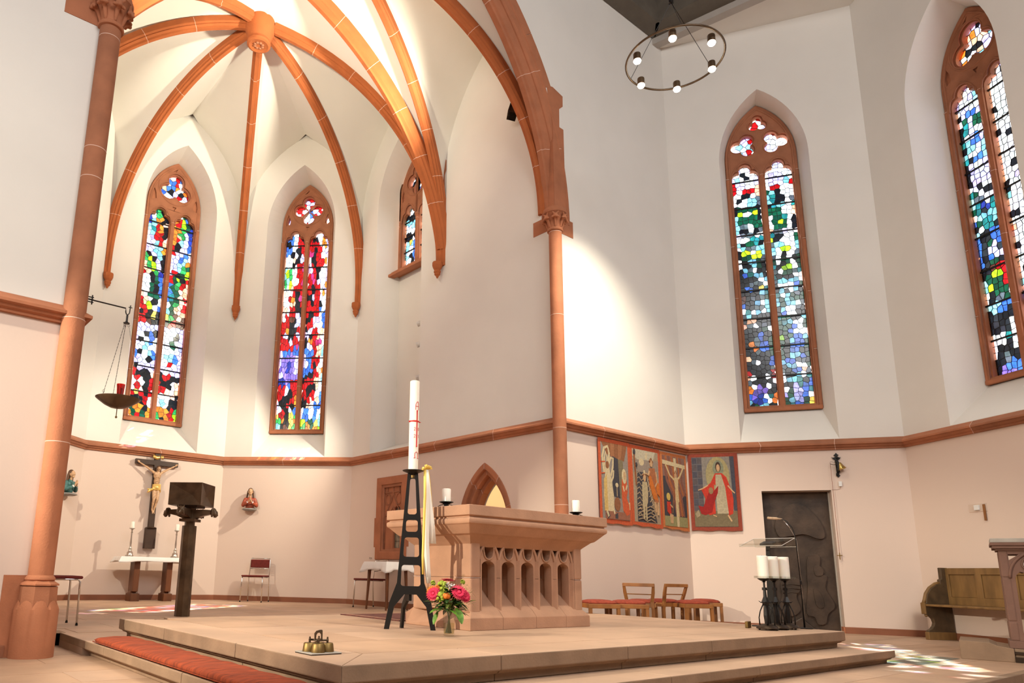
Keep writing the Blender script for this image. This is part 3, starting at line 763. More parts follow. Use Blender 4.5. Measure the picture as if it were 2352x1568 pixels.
W2R = "kwwvk rkwov rrwov rkrww mkrwv wkroo vkrrw vrkwv rrkwv rmkwv rrvwo rkrwv rkrvo kvrww rkrkw rrrbw rkrwb krvwb rrwwb kvrws vkrsw kormw kvrss bbrsc vbrrw vbkrw vbrso bkkrs krrsc rkrsw wkksw rrrwb krssb kswbb wbwbw bbwbc loGyc goGol"
WCL = "kwwvw wvwvw wwkww vcwcv rvwwv rwrrs wwkws wkwca wwwca kGwGk klwlk cGwGk cawGG ckwka vaaww wwwtt ckGtk wcacc klwlc wGvGa wkcGk kcwkw kbwck kkwwc kkaww kbkyt kwkct nkwaG bdwww wwwwc dckkk dsskk sawak dddGw dkbdk kkadG koabG kdadG sddkb dawkb kddka rdkdr swkwr wwkww okpok bpBwo cBbwo kGckk"
WCR = "vkvww wwvww wwwww wvvvw wvvcr wrrwr Gckww ctkww ctkwa ktcwt GGtws wGtwG wGlwk wGGwk savww tkwwG lkwwG acwwc cwlwa awkwG GwGwG twlwG awGwt wwkww wcwcw kwwbG kcwww twwGG cGcww kcwaw kbwkk tGwkc GtcwG GGbwG kGbww lkcbw GkbbG kkbkk GkcbG cbbak wcwwG akbsw wkcww wwtkb wwvbw vGvbw GcvGy GtbGy"
WDL = "kwvck cwwvk vwvcb wvwwv kvbvk wGvGk ktvGk kwvwG tcbvt kcvcc cwwck tkbcv kvwvG kvwvG kvbvG wvkwt tGwkc cabwk GtBtt wcdct bGtcw kwtkw ckGbw bdGbw bdvdw bkbvw bdGkw kdnrw bGlrw clGrs wkGGw wkaGw cccbb kcbkw kdkww kkdww wwtww wwkww wkkww kkakk kpbbc kppbb"
WDR = "wwvbv wwkwv wwwvb wwwvb wwwvv wwwbv kwwkk wwwvb wwwkv kwwww wwkkw wwwww wwwwv wwwww wwkwv wwwvw wwvwb kwwbk cwwwb wwwww wwwww kkwww wwwww swwww wwwww kwkkw wwwww wwwww wkwww wwwww ckwww wwwww bbwww kcwww wwwww kkwww wwwww kwwww kkkww kkkkk bbbcb Bbbpb"
def cell_color(txt, u, v):
    rows = txt.split(); r = rows[min(len(rows) - 1, max(0, int(v * len(rows))))]; return r[min(4, max(0, int(u * 5)))]
def voronoi(x0, x1, z0, z1, nx, nz, rg, jx=.42, jz=.42):
    """irregular cells of a jittered grid, clipped to the rectangle"""
    S = {}
    dx = (x1 - x0) / nx; dz = (z1 - z0) / nz
    for i in range(-1, nx + 1):
        for j in range(-1, nz + 1):
            S[i, j] = (x0 + (i + .5 + rg.uniform(-jx, jx)) * dx, z0 + (j + .5 + rg.uniform(-jz, jz)) * dz)
    out = []
    for i in range(nx):
        for j in range(nz):
            c = S[i, j]; poly = [(x0, z0), (x1, z0), (x1, z1), (x0, z1)]
            for a in range(-2, 3):
                for b in range(-2, 3):
                    q = S.get((i + a, j + b))
                    if q is None or (a == 0 and b == 0): continue
                    # half plane nearer to c, in a metric where the grid is square
                    nxv, nzv = (q[0] - c[0]) / dx ** 2, (q[1] - c[1]) / dz ** 2
                    mx, mz = (q[0] + c[0]) / 2, (q[1] + c[1]) / 2
                    new = []
                    for p, r in zip(poly, poly[1:] + poly[:1]):
                        dp = (p[0] - mx) * nxv + (p[1] - mz) * nzv; dr = (r[0] - mx) * nxv + (r[1] - mz) * nzv
                        if dp <= 0: new.append(p)
                        if (dp < 0) != (dr < 0) and abs(dp - dr) > 1e-12:
                            t = dp / (dp - dr); new.append((p[0] + (r[0] - p[0]) * t, p[1] + (r[1] - p[1]) * t))
                    poly = new
                    if len(poly) < 3: break
                if len(poly) < 3: break
            if len(poly) >= 3:
                # drop doubled points
                q = [poly[0]]
                for p in poly[1:]:
                    if abs(p[0] - q[-1][0]) + abs(p[1] - q[-1][1]) > 1e-4: q.append(p)
                if len(q) > 3 and abs(q[0][0] - q[-1][0]) + abs(q[0][1] - q[-1][1]) < 1e-4: q.pop()
                if len(q) >= 3: out.append((c, q))
    return out
def inset_poly(p, d):
    n = len(p); cx = sum(a[0] for a in p) / n; cz = sum(a[1] for a in p) / n; out = []
    for a in p:
        vx, vz = a[0] - cx, a[1] - cz; L = math.hypot(vx, vz)
        k = max(.3, 1 - d * 1.35 / max(L, 1e-6)); out.append((cx + vx * k, cz + vz * k))
    return out
def arc_strip(cx, cz, r, a0, a1, n=14): return [(cx + r * math.cos(a0 + (a1 - a0) * i / n), cz + r * math.sin(a0 + (a1 - a0) * i / n)) for i in range(n + 1)]
def moulding_tube(bm, pts, y, r, closed=False): tube(bm, [(p[0], y, p[1]) for p in pts], r, 6, closed)
CLEAR = Matrix.Identity(4)
def gothic_window(n, p, e, L, depth, design, left, right, label, top_cols, zb=WIN_B, seed=1, nz=None, vis=None, lw=6, jit=.42):
    rg = random.Random(seed)
    root = bpy.data.objects.new('window_%d' % n, None); C.objects.link(root); set_frame(root, p, e)
    tag(root, label, 'window', kind='structure')
    cx = L / 2; root.location = (Vector((*p, 0)) + Vector((*e, 0)) * cx); y = depth
    # tracery stone: outline with the lights and the foils cut out
    holes = []; mold = []
    lc = .2625; lhw = .2125
    for s in (-1, 1):
        lobes = [(0, .125, .095), (-.112, -.015, .100), (.112, -.015, .100), (0, 0, .12)]
        head = foil(s * lc, 7.70, lobes, 30, -.1, PI + .1)
        holes.append([(s * lc - lhw, zb + .10), (s * lc + lhw, zb + .10), (s * lc + lhw, 7.66)] + head[1:-1] + [(s * lc - lhw, 7.66)])
        mold.append((pointed(.225, 7.62, .36, 10, s * lc), False, .014))
        mold.append((foil(s * lc, 7.70, [(a, b, c + .022) for a, b, c in lobes], 34, 0, PI), False, .010))
    if design == 'trefoil':
        lob = nfoil(3, .165, .155); holes.append(foil(0, 8.44, lob, 54)); mold.append((foil(0, 8.44, [(a, b, c + .03) for a, b, c in lob], 48), True, .012))
        mold.append((arc_strip(0, 8.44, .365, 0, 2 * PI, 40)[:-1], True, .014))
    elif design == 'quatrefoil':
        lob = nfoil(4, .185, .125); holes.append(foil(0, 8.42, lob, 56)); mold.append((foil(0, 8.42, [(a, b, c + .03) for a, b, c in lob], 56), True, .012))
        mold.append((arc_strip(0, 8.42, .355, 0, 2 * PI, 40)[:-1], True, .014))
        for s in (-1, 1): holes.append([(s * .42, 8.09), (s * .47, 8.14), (s * .43, 8.28), (s * .39, 8.22)])
    else:
        for c, z, r0 in ((-.245, 8.28, .72), (.245, 8.28, .72), (0, 8.67, .5)):
            lob = nfoil(3, .15 * r0, .145 * r0, PI / 2 + (0 if c == 0 else -.5 * (1 if c > 0 else -1) * -1)); holes.append(foil(c, z, lob, 42))
            mold.append((foil(c, z, [(a, b, q + .026) for a, b, q in lob], 42), True, .011))
        holes.append([(0, 8.02), (.035, 8.06), (0, 8.10), (-.035, 8.06)])
        for s in (-1, 1): holes.append([(s * .47, 8.02), (s * .50, 8.06), (s * .47, 8.12), (s * .445, 8.08)])
    mold.append((arch_poly(.505, zb + .055, WIN_S, .93, 12), True, .018))
    fr = plate('tracery', arch_poly(.575, zb, WIN_S, WIN_H, 12), holes, y - .035, y + .06, 'stone', root, .016, 2)
    # front order of the tracery, with wider openings and sunk spandrels
    big = []
    for s in (-1, 1):
        lobes = [(0, .125, .118), (-.112, -.015, .121), (.112, -.015, .121), (0, 0, .14)]; head = foil(s * lc, 7.70, lobes, 30, -.1, PI + .1)
        big.append([(s * lc - .233, zb + .09), (s * lc + .233, zb + .09), (s * lc + .233, 7.66)] + head[1:-1] + [(s * lc - .233, 7.66)])
    if design == 'trefoil': big.append(foil(0, 8.44, [(a, b, q + .035) for a, b, q in nfoil(3, .165, .155)], 54))
    elif design == 'quatrefoil': big.append(foil(0, 8.42, [(a, b, q + .03) for a, b, q in nfoil(4, .185, .125)], 56))
    else:
        for c, z, r0 in ((-.245, 8.28, .72), (.245, 8.28, .72), (0, 8.67, .5)): big.append(foil(c, z, [(a, b, q + .022) for a, b, q in nfoil(3, .15 * r0, .145 * r0, PI / 2 + (0 if c == 0 else .5 * (1 if c > 0 else -1)))], 42))
    if design != 'triple':
        for s in (-1, 1): pp = [(s * .385, 8.10), (s * .47, 8.06), (s * .485, 8.20), (s * .44, 8.32), (s * .40, 8.22)]; big.append(pp if s > 0 else pp[::-1])
        big.append([(-.04, 8.025), (0, 7.94), (.04, 8.025)]); big.append([(-.10, 8.80), (-.03, 8.82), (0, 8.90), (-.03, 8.87)]); big.append([(.10, 8.80), (.03, 8.87), (.0, 8.91), (.03, 8.82)][::1]) if False else None
    plate('tracery_front', arch_poly(.56, zb + .01, WIN_S, WIN_H - .02, 12), [b for b in big if b], y - .07, y - .03, 'stone2', root, .012, 2)
    bm = BM()
    for pts, cl, r0 in mold: moulding_tube(bm, pts, y - .068, r0, cl)
    obj('tracery_moulding', bm, 'stone2', root, smooth='all')
    # outer frame stones (jambs) and mullion stones, with mortar joints
    zc = [zb + .03, zb + 1.0, zb + 2.0, zb + 2.95, WIN_S - .35]
    for s in (-1, 1):
        for a, b in zip(zc, zc[1:]):
            x0, x1 = sorted((s * .575, s * .500)); bm = BM(); box(bm, x0, y - .075, a + .002, x1, y + .0, b - .002); bevel(obj('jamb_stone', bm, ('stone', 'stone2')[rg.random() < .4], root), .022, 2)
            bm = BM(); box(bm, x0 - .001, y - .076, b - .003, x1 + .001, y, b + .003); obj('mortar_joint', bm, 'mortar', root)
    for a, b in zip(zc, zc[1:]):
        bm = BM(); frustum(bm, .043, a + .002, .043, b - .002, 6, (0, y - .045), PI / 2, sq=False); obj('mullion_stone', bm, 'stone', root)
        bm = BM(); frustum(bm, .0442, b - .003, .0442, b + .003, 6, (0, y - .045), PI / 2, sq=False); obj('mortar_joint', bm, 'mortar', root)
    bm = BM(); box(bm, -.575, y - .085, zb, .575, y + .04, zb + .07); bevel(obj('sill_stone', bm, 'stone', root), .02)
    # glazing bars and panes
    zt = 7.97; yb = y + .02; nb = 8 if zb < 5 else 3
    for s in (-1, 1):
        for i in range(1, nb + 1):
            z = zb + .10 + (7.62 - zb - .10) * i / nb; bm = BM(); box(bm, s * lc - .228, yb - .012, z - .013, s * lc + .228, yb + .004, z + .013); obj('glazing_bar', bm, 'iron', root)
    cells = []
    nz = nz or 40
    for s, txt in ((-1, left), (1, right)):
        for c, q in voronoi(s * lc - .225, s * lc + .225, zb + .07, 7.97, lw, nz, rg, jit, jit):
            v = (7.97 - c[1]) / (7.97 - zb - .07); u = (c[0] - (s * lc - .225)) / .45
            ch_ = cell_color(txt, u, v)
            if design == 'triple' and v > .42 and ch_ == 'w' and rg.random() < .55: ch_ = rg.choice('aacdtk')
            cells.append((q, ch_, c, .42 if design == 'triple' and v > .40 else 1))
    for hx0, hx1, hz0, hz1 in ((-.46, .46, 7.99, 8.86),):
        for c, q in voronoi(hx0, hx1, hz0, hz1, 10, 9, rg):
            if abs(c[0]) > .5 - max(0, (c[1] - 8.1)) * .5: continue
            cells.append((q, rg.choice(top_cols), c, 1))
    def inside(c):
        for h in holes:
            xs = [a[0] for a in h]; zs = [a[1] for a in h]
            if min(xs) - .03 < c[0] < max(xs) + .03 and min(zs) - .04 < c[1] < max(zs) + .04: return True
        return False
    cells = [c for c in cells if inside(c[2])]
    def area(q): return abs(sum(a[0] * b[1] - b[0] * a[1] for a, b in zip(q, q[1:] + q[:1]))) / 2
    cells.sort(key=lambda c: -area(c[0]))
    lead = BM(); small = BM(); tints = []; yg = y + .034
    for i, (q, ch, c, dim) in enumerate(cells):
        col = PAL[ch]; f = dim * rg.uniform(.65, 1.25) if ch != 'w' else rg.uniform(.55, 1.0); col = tuple(min(1, max(0, k * f * rg.uniform(.9, 1.1))) for k in col)
        ins = inset_poly(q, .0034)
        a = [lead.verts.new((v[0], yg - .004, v[1])) for v in q]; b = [lead.verts.new((v[0], yg - .004, v[1])) for v in ins]
        for j in range(len(q)):
            k = (j + 1) % len(q); lead.faces.new((a[j], a[k], b[k], b[j]))
        if i < 290:
            bm = BM(); A = [bm.verts.new((v[0], yg, v[1])) for v in ins]; bm.faces.new(A)
            o = obj('pane', bm, 'stained', root, fix=False); o.color = (*col, 1)
        else:
            A = [small.verts.new((v[0], yg, v[1])) for v in ins]; small.faces.new(A); tints.append((len(ins), col))
    o = obj('lead_came', lead, 'lead', root, fix=False); tag(o, kind='stuff')
    sl = o.modifiers.new('t', 'SOLIDIFY'); sl.thickness = .006
    if len(small.verts):
        o = obj('small_panes', small, 'stained_small', root, fix=False); tag(o, kind='stuff')
        at = o.data.color_attributes.new('tint', 'FLOAT_COLOR', 'CORNER'); k = 0
        for nn, col in tints:
            for _ in range(nn): at.data[k].color = (*col, 1); k += 1
    else: small.free()
    return root
gothic_window(1, c01, e1, L1, .56, 'trefoil', W1L, W1R, 'stained glass window above the crucifix, purple eye shape below green and red shapes', 'wkorvwsb', seed=3, nz=48, lw=5)
gothic_window(2, c12, e2, L2, .56, 'quatrefoil', W2L, W2R, 'stained glass window with mostly red panes and a purple oval low down', 'wwrrbvwr', seed=5, nz=36, lw=8)
w3 = gothic_window(3, c23, eA, 2 * rc, .50, 'quatrefoil', "wcwkk cwwbk kkkkk ccwcb wwcwc wwwww kkkkk wwywb cwcbw ccwbw cwkbw wwkbw wwwww", "wwwww", 'half hidden blue and white stained glass window high in the side recess', 'wkbwwo', zb=6.56, seed=7, nz=14)
gothic_window(4, c5, eC, 3.04, .42, 'triple', WCL, WCR, 'stained glass window above the bronze door, dark greens with white curving bands', 'wwvvwcvwr', seed=9, nz=54, jit=.30)
gothic_window(5, c6, eD, 3.04, .55, 'trefoil', WDL, WDR, 'stained glass window over the bench, cut by the picture edge, white and violet panes', 'wvcbwosk', seed=11, nz=50, jit=.26)
gothic_window(6, c30, e0, L2, .56, 'quatrefoil', W2L, W2R, 'stained glass window of the hidden choir side', 'wwrrbvwr', seed=5, nz=14, lw=3)
bm = BM(); box(bm, rc - .62, .30, 6.50, rc + .62, .56, 6.56); box(bm, rc - .70, .26, 6.46, rc + .70, .40, 6.52)
o = obj('sill_stone', bm, 'stone', None); set_frame(o, c23, eA); bevel(o, .01); o.parent = wA; o.matrix_parent_inverse = wA.matrix_basis.inverted()
# ---------------------------------------------------------------- altar
def V(*a): return Vector(a)
def part(name, bm, m, parent, smooth=False, bev=0, seg=2):
    o = obj(name, bm, m, parent, smooth)
    if bev: bevel(o, bev, seg)
    return o
def rect_rings(rings, m='altar', name='block', parent=None, bev=0):
    """closed solid from rectangular rings (x0,y0,x1,y1,z)"""
    bm = BM(); R = []
    for x0, y0, x1, y1, z in rings: R.append([bm.verts.new(p) for p in ((x0, y0, z), (x1, y0, z), (x1, y1, z), (x0, y1, z))])
    for a, b in zip(R, R[1:]):
        for i in range(4): bm.faces.new((a[i], a[(i + 1) % 4], b[(i + 1) % 4], b[i]))
    bm.faces.new(R[0][::-1]); bm.faces.new(R[-1]); return part(name, bm, m, parent, bev=bev)
AX0, AY0, AX1, AY1 = 3.912, 4.217, 5.673, 5.324
al = thing('altar', 'carved sandstone altar with a row of pointed arches below a thick moulded table', 'altar', (4.79, 4.77, ZP))
def aw(o): o.parent = al; o.matrix_parent_inverse = Matrix.Translation((-4.79, -4.77, -ZP)); return o
def ring(d, z): return (AX0 + d, AY0 + d, AX1 - d, AY1 - d, z)
z = 1.253
top = aw(rect_rings([ring(.085, z - .225), ring(.06, z - .20), ring(.018, z - .155), ring(.004, z - .145), ring(.0, z - .13), ring(.0, z - .115), ring(.004, z - .105), ring(.020, z - .098), ring(.020, z - .088), ring(.0, z - .082), ring(0, z)], name='table_slab', bev=.004))
aw(rect_rings([ring(.20, z - .32), ring(.16, z - .28), ring(.11, z - .235), ring(.085, z - .225)], name='cavetto'))
px0, py0, px1, py1 = 4.047, 4.347, 5.544, 5.184
def pr_(d, z): return (px0 + d, py0 + d, px1 - d, py1 - d, z)
# plinth of several stones
for a, b in zip([0, .25, .52, .78], [.25, .52, .78, 1]):
    x0 = px0 + (px1 - px0) * a; x1 = px0 + (px1 - px0) * b
    bm = BM(); g = .0015
    d0 = .26 
    prof = [(py0, ZP), (py0, .363), (py0 + .05, .415), (py0 + .27, .60), (py1 - .27, .60), (py1 - .05, .415), (py1, .363), (py1, ZP)]
    R = []
    for x, s in ((x0 + g, a == 0), (x1 - g, b == 1)):
        row = []
        for yy, zz in prof:
            inx = max(0, (zz - .363)) / .87 if False else 0
            row.append(bm.verts.new((x, yy, zz)))
        R.append(row)
    n = len(prof)
    for i in range(n): bm.faces.new((R[0][i], R[0][(i + 1) % n], R[1][(i + 1) % n], R[1][i]))
    bm.faces.new(R[0]); bm.faces.new(R[1][::-1])
    # slope the outer ends
    if a == 0:
        for v in bm.verts:
            if v.co.x < x0 + .01 and v.co.z > .38: v.co.x = px0 + (.05 if v.co.z < .5 else .26)
    if b == 1:
        for v in bm.verts:
            if v.co.x > x1 - .01 and v.co.z > .38: v.co.x = px1 - (.05 if v.co.z < .5 else .26)
    aw(part('plinth_stone', bm, 'altar', None, bev=.004))
BY = 4.392; bx0, bx1 = 4.092, 5.502; ax0, ax1 = 4.205, 5.398; by1 = 5.14
zt0, zj = 1.055, .68
# corner piers with a stop chamfer, upper and lower stones
for (x0, x1) in ((bx0, ax0), (ax1, bx1)):
    for (y0, y1) in ((BY, BY + .20), (by1 - .2, by1)):
        for z0, z1 in ((.40, zj - .0015), (zj + .0015, zt0)):
            bm = BM(); box(bm, x0, y0, z0, x1, y1, z1); aw(part('corner_pier', bm, 'altar', None, bev=.014))
        bm = BM(); box(bm, x0 + .0005, y0 + .0005, zj - .002, x1 - .0005, y1 - .0005, zj + .002); aw(part('mortar_joint', bm, 'mortar', None))
for x in (bx0 - .012, bx1 - .128):
    bm = BM(); box(bm, x, BY - .012, zt0 - .05, x + .14, by1 + .012, zt0 + .01); aw(part('pier_cap', bm, 'altar', None, bev=.012))
# side panels, back wall, front head band
for x0, x1 in ((bx0 + .012, bx0 + .10), (bx1 - .10, bx1 - .012)):
    for z0, z1 in ((.42, zj - .0015), (zj + .0015, zt0)):
        bm = BM(); box(bm, x0, BY + .2, z0, x1, by1 - .2, z1); aw(part('side_panel', bm, 'altar', None))
bm = BM(); box(bm, bx0 + .05, by1 - .08, .4, bx1 - .05, by1 - .01, zt0); aw(part('back_panel', bm, 'altar', None))
bm = BM(); box(bm, ax0, BY + .26, .45, ax1, BY + .34, zt0); aw(part('inner_panel', bm, 'altar', None))
bm = BM(); box(bm, ax0 - .002, BY + .006, 1.035, ax1 + .002, BY + .34, zt0 + .01); aw(part('head_band', bm, 'altar', None, bev=.004))
bm = BM(); box(bm, bx0 + .02, BY + .02, 1.02, bx1 - .02, by1 - .02, 1.056); aw(part('inner_top', bm, 'altar', None))
N = 5; sp = (ax1 - ax0) / N
tr = aw(bpy.data.objects.new('arcade', None)); C.objects.link(tr)
def arcade_add(o): o.parent = tr; return o
tr.matrix_parent_inverse = Matrix.Translation((-4.79, -4.77, -ZP))
for i in range(N):
    cx = ax0 + sp * (i + .5)
    # thin intersecting arches in front of a trefoil-pierced plate
    hole1 = foil(cx, .893, [(0, .018, .056), (-.0, -.016, .046)], 24)
    lhw = .076
    hole2 = [(cx - lhw, .44), (cx + lhw, .44), (cx + lhw, .775)] + [(cx + lhw * math.cos(a), .775 + .045 * math.sin(a)) for a in [PI * k / 8 for k in range(1, 8)]] + [(cx - lhw, .775)]
    outer = [(cx - sp / 2, .43), (cx + sp / 2, .43), (cx + sp / 2, .80)] + pointed(sp / 2 - .002, .80, .195, 8, cx) + [(cx - sp / 2, .80)]
    arcade_add(plate('arch_tracery', outer, [hole2, hole1], BY + .035, BY + .12, 'altar', None, .008, 2))
    bm = BM(); tube(bm, [(p[0], BY + .028, p[1]) for p in pointed(sp / 2, .79, .205, 9, cx)], .013, 6)
    if i < N - 1: tube(bm, [(ax0 + sp * (i + 1) + sp * math.cos(a), BY + .03, .80 + sp * math.sin(a) * .98) for a in [PI * (.30 + .4 * k / 8) for k in range(9)]], .012, 6)
    tube(bm, [(p[0], BY + .028, p[1]) for p in foil(cx, .895, [(0, .02, .060), (0, -.012, .052)], 20)], .007, 5, True)
    arcade_add(obj('arch_moulding', bm, 'altar', None, smooth='all'))
for i in range(N + 1):
    cx = ax0 + sp * i
    for z0, z1 in ((.40, zj - .0015), (zj + .0015, .83)):
        bm = BM(); w_ = .030 if 0 < i < N else .02; c0 = cx + (0 if 0 < i < N else (.012 if i == 0 else -.012))
        vs = [(c0 - w_, BY + .26), (c0 - w_, BY + .05), (c0 - .006, BY + .006), (c0 + .006, BY + .006), (c0 + w_, BY + .05), (c0 + w_, BY + .26)]
        A = [bm.verts.new((x, y, z0)) for x, y in vs]; B = [bm.verts.new((x, y, z1)) for x, y in vs]
        for k in range(6): bm.faces.new((A[k], A[(k + 1) % 6], B[(k + 1) % 6], B[k]))
        bm.faces.new(A[::-1]); bm.faces.new(B); arcade_add(part('arcade_mullion', bm, 'altar', None))
# mortar line across the front
bm = BM(); box(bm, ax0, BY + .004, zj - .002, ax1, BY + .008, zj + .002)
bm.free()

# altar candles on flower-like black iron holders
def altar_candle(x, y, label):
    t = thing('candle_holder', label, 'candle holder', (x, y, 1.253), group='altar candle holders')
    bm = BM(); lathe(bm, [(0, .012), (.012, .012), (.02, .03), (.05, .040), (.062, .046), (.060, .050), (0, .046)], 20); part('drip_plate', bm, 'iron', t, True)
    for k in range(4):
        a = PI / 4 + k * PI / 2; bm = BM(); pts = [(0, 0, .024), (.03 * math.cos(a), .03 * math.sin(a), .028), (.06 * math.cos(a), .06 * math.sin(a), .018), (.085 * math.cos(a), .085 * math.sin(a), .0)]
        for i in range(3):
            p, q = V(*pts[i]), V(*pts[i + 1]); s = V(-math.sin(a), math.cos(a), 0); w0, w1 = (.012, .020, .018, .004)[i], (.012, .020, .018, .004)[i + 1]
            vs = [bm.verts.new(v) for v in (p - s * w0, p + s * w0, q + s * w1, q - s * w1)]; bm.faces.new(vs)
        o = part('petal_foot', bm, 'iron', t); m_ = o.modifiers.new('t', 'SOLIDIFY'); m_.thickness = .003
    c = thing('candle', 'short thick white candle ' + label.split('with ')[-1], 'candle', (x, y, 1.302), group='short altar candles')
    bm = BM(); lathe(bm, [(0, 0), (.0375, 0), (.0375, .105), (.033, .112), (.02, .108), (0, .104)], 24); part('wax_body', bm, 'wax', c, True)
    bm = BM(); tube(bm, [(0, 0, .1), (.001, 0, .12)], .0012, 5); part('wick', bm, 'iron', c)
altar_candle(4.02, 4.62, 'black iron candle holder on the altar with candle in front of the pointed niche')
altar_candle(5.45, 4.40, 'black iron candle holder on the altar with candle near the tapestries')
for o in bpy.data.objects:
    if o.name.startswith('candle') and o.get('category') == 'candle': o['label'] = 'short thick white candle on the altar, in front of the pointed niche' if o.location.x < 5 else 'short thick white candle on the altar end nearest the tapestries'

# ---------------------------------------------------------------- paschal candle on its tall stand
sx, sy = 3.66, 4.63
st = thing('candle_stand', 'tall black iron stand of two flat pierced blades holding the long white candle', 'candle stand', (sx, sy, ZP), math.radians(-42))
H = 1.255
def rr(cx, cz, w_, h, r, n=5):
    out = []
    for qx, qz, a0 in ((1, 1, 0), (-1, 1, PI / 2), (-1, -1, PI), (1, -1, 3 * PI / 2)):
        for i in range(n + 1): a = a0 + PI / 2 * i / n; out.append((cx + qx * (w_ - r) + r * math.cos(a), cz + qz * (h - r) + r * math.sin(a)))
    return out
def wid(z): return .040 + (.108 - .040) * (1 - (z - .36) / (H - .36)) if z > .36 else .108
left = [(-.030, H), (-wid(.36) - .004, .36), (-.165, .20), (-.205, 0)]
right = [(.205, 0), (.165, .20), (wid(.36) + .004, .36), (.030, H)]
outer = [(-.205, 0), (-.165, 0), (-.128, .175), (-.05, .27), (.05, .27), (.128, .175), (.165, 0), (.205, 0), (.168, .205), (.110, .36), (.042, H - .01), (-.042, H - .01), (-.110, .36), (-.168, .205)]
holes = []
for z0, z1 in ((.335, .50), (.565, .72), (.765, .86), (.905, 1.20)):
    w0 = wid(z0) - .040 + .012; w1 = wid(z1) - .032 + .010; r = .022; cz = (z0 + z1) / 2
    pts = []
    for x, z_ in rr(0, 0, 1, 1, .0001, 1)[:0]: pass
    n = 5; base = rr(0, cz, w0, (z1 - z0) / 2, min(r, w0 * .9, (z1 - z0) / 2 * .9)); hole = []
    for x, zz in base: f = (zz - z0) / (z1 - z0); hole.append((x * (1 + (w1 / w0 - 1) * f), zz))
    holes.append(hole)
bl = plate('blade', outer, holes, -.014, .014, 'iron', st, .002, 1)
b2 = plate('rear_leg', [(0, .22), (.05, .22), (.13, .16), (.165, 0), (.20, 0), (.165, .19), (.06, .31), (0, .33)], [], -.012, .012, 'iron', st, .002, 1)
b2.rotation_euler = (0, 0, math.radians(115))
bm = BM(); lathe(bm, [(0, H - .03), (.02, H - .03), (.04, H - .012), (.085, H + .006), (.088, H + .012), (0, H + .010)], 32); part('drip_plate', bm, 'iron', st, True)
bm = BM(); lathe(bm, [(0, H - .05), (.02, H - .05), (.022, H - .02), (0, H - .02)], 12); part('boss', bm, 'brass_old', st, True)
pc = thing('paschal_candle', 'tall white candle with red cross, letters and year numerals on the black stand', 'candle', (sx, sy, ZP + H + .012))
CR = .0405; CH = .765
bm = BM(); lathe(bm, [(0, 0), (CR, 0), (CR, CH - .004), (CR - .006, CH), (.012, CH - .004), (0, CH - .008)], 40); part('wax_body', bm, 'wax', pc, True)
bm = BM(); tube(bm, [(0, 0, CH - .01), (.002, 0, CH + .012)], .0015, 5); part('wick', bm, 'iron', pc)
def on_candle(bm_src, ang, r=CR + .0012):
    """wrap a flat drawing (x sideways, z up) round the candle, its centre facing angle ang"""
    for v in bm_src.verts:
        a = ang + v.co.x / CR; rr_ = r + (v.co.y); v.co = Vector((rr_ * math.cos(a), rr_ * math.sin(a), v.co.z))
def strokes(bm, lines, wd, th=.0015):
    for ln in lines:
        tube(bm, [(p[0], 0, p[1]) for p in ln], wd, 6)
face = math.atan2(-sy, -sx) + .62
def glyph(name, lines, cx, cz, s, wd, m='redwax', ang=None):
    bm = BM(); L = []
    for ln in lines:
        d = []
        for a, b in zip(ln, ln[1:]):
            for i in range(4): d.append((cx + s * (a[0] + (b[0] - a[0]) * i / 4), cz + s * (a[1] + (b[1] - a[1]) * i / 4)))
        d.append((cx + s * ln[-1][0], cz + s * ln[-1][1])); L.append(d)
    strokes(bm, L, wd); on_candle(bm, face if ang is None else ang); return part(name, bm, m, pc, 'all')
glyph('letter_alpha', [[(-.42, -1), (-.38, .2), (-.1, .85), (.25, .95), (.40, .2), (.42, -1)], [(-.4, -.15), (.42, -.15)]], 0, .545, .036, .0022)
glyph('letter_omega', [[(-.75, -.8), (-.35, -.8), (-.5, -.2), (-.45, .5), (0, .85), (.45, .5), (.5, -.2), (.35, -.8), (.75, -.8)]], 0, .125, .032, .0022)
bm = BM(); box(bm, -.0045, -.001, .20, .0045, .0018, .50)
bmesh.ops.subdivide_edges(bm, edges=bm.edges, cuts=2); on_candle(bm, face); part('cross_upright', bm, 'redwax', pc)
bm = BM(); lathe(bm, [(CR + .0003, .405), (CR + .003, .408), (CR + .003, .416), (CR + .0003, .419)], 32, close=False); part('cross_bar', bm, 'redwax', pc)
for a, zz in ((-1.5, .412), (1.3, .412), (0, .50), (0, .20)):
    bm = BM(); d = V(math.cos(face + a), math.sin(face + a), 0)
    tube(bm, [d * (CR - .002) + V(0, 0, zz), d * (CR + .006) + V(0, 0, zz), d * (CR + .022 if abs(a) > 1 else CR + .009) + V(0, 0, zz)], [.007, .006, .001], 6); part('wax_nail', bm, 'redwax', pc, 'all')
D2 = [[(-.5, .6), (-.2, 1), (.3, .95), (.5, .55), (.3, .1), (-.5, -1), (.5, -1)]]; D0 = [[(0, 1), (.45, .5), (.45, -.5), (0, -1), (-.45, -.5), (-.45, .5), (0, 1)]]; D1 = [[(-.3, .5), (.1, 1), (.1, -1)]]
for g_, x, zz in ((D2, -.019, .345), (D0, .019, .345), (D2, -.019, .285), (D1, .019, .285)): glyph('numeral', g_, x, zz, .013, .0012)
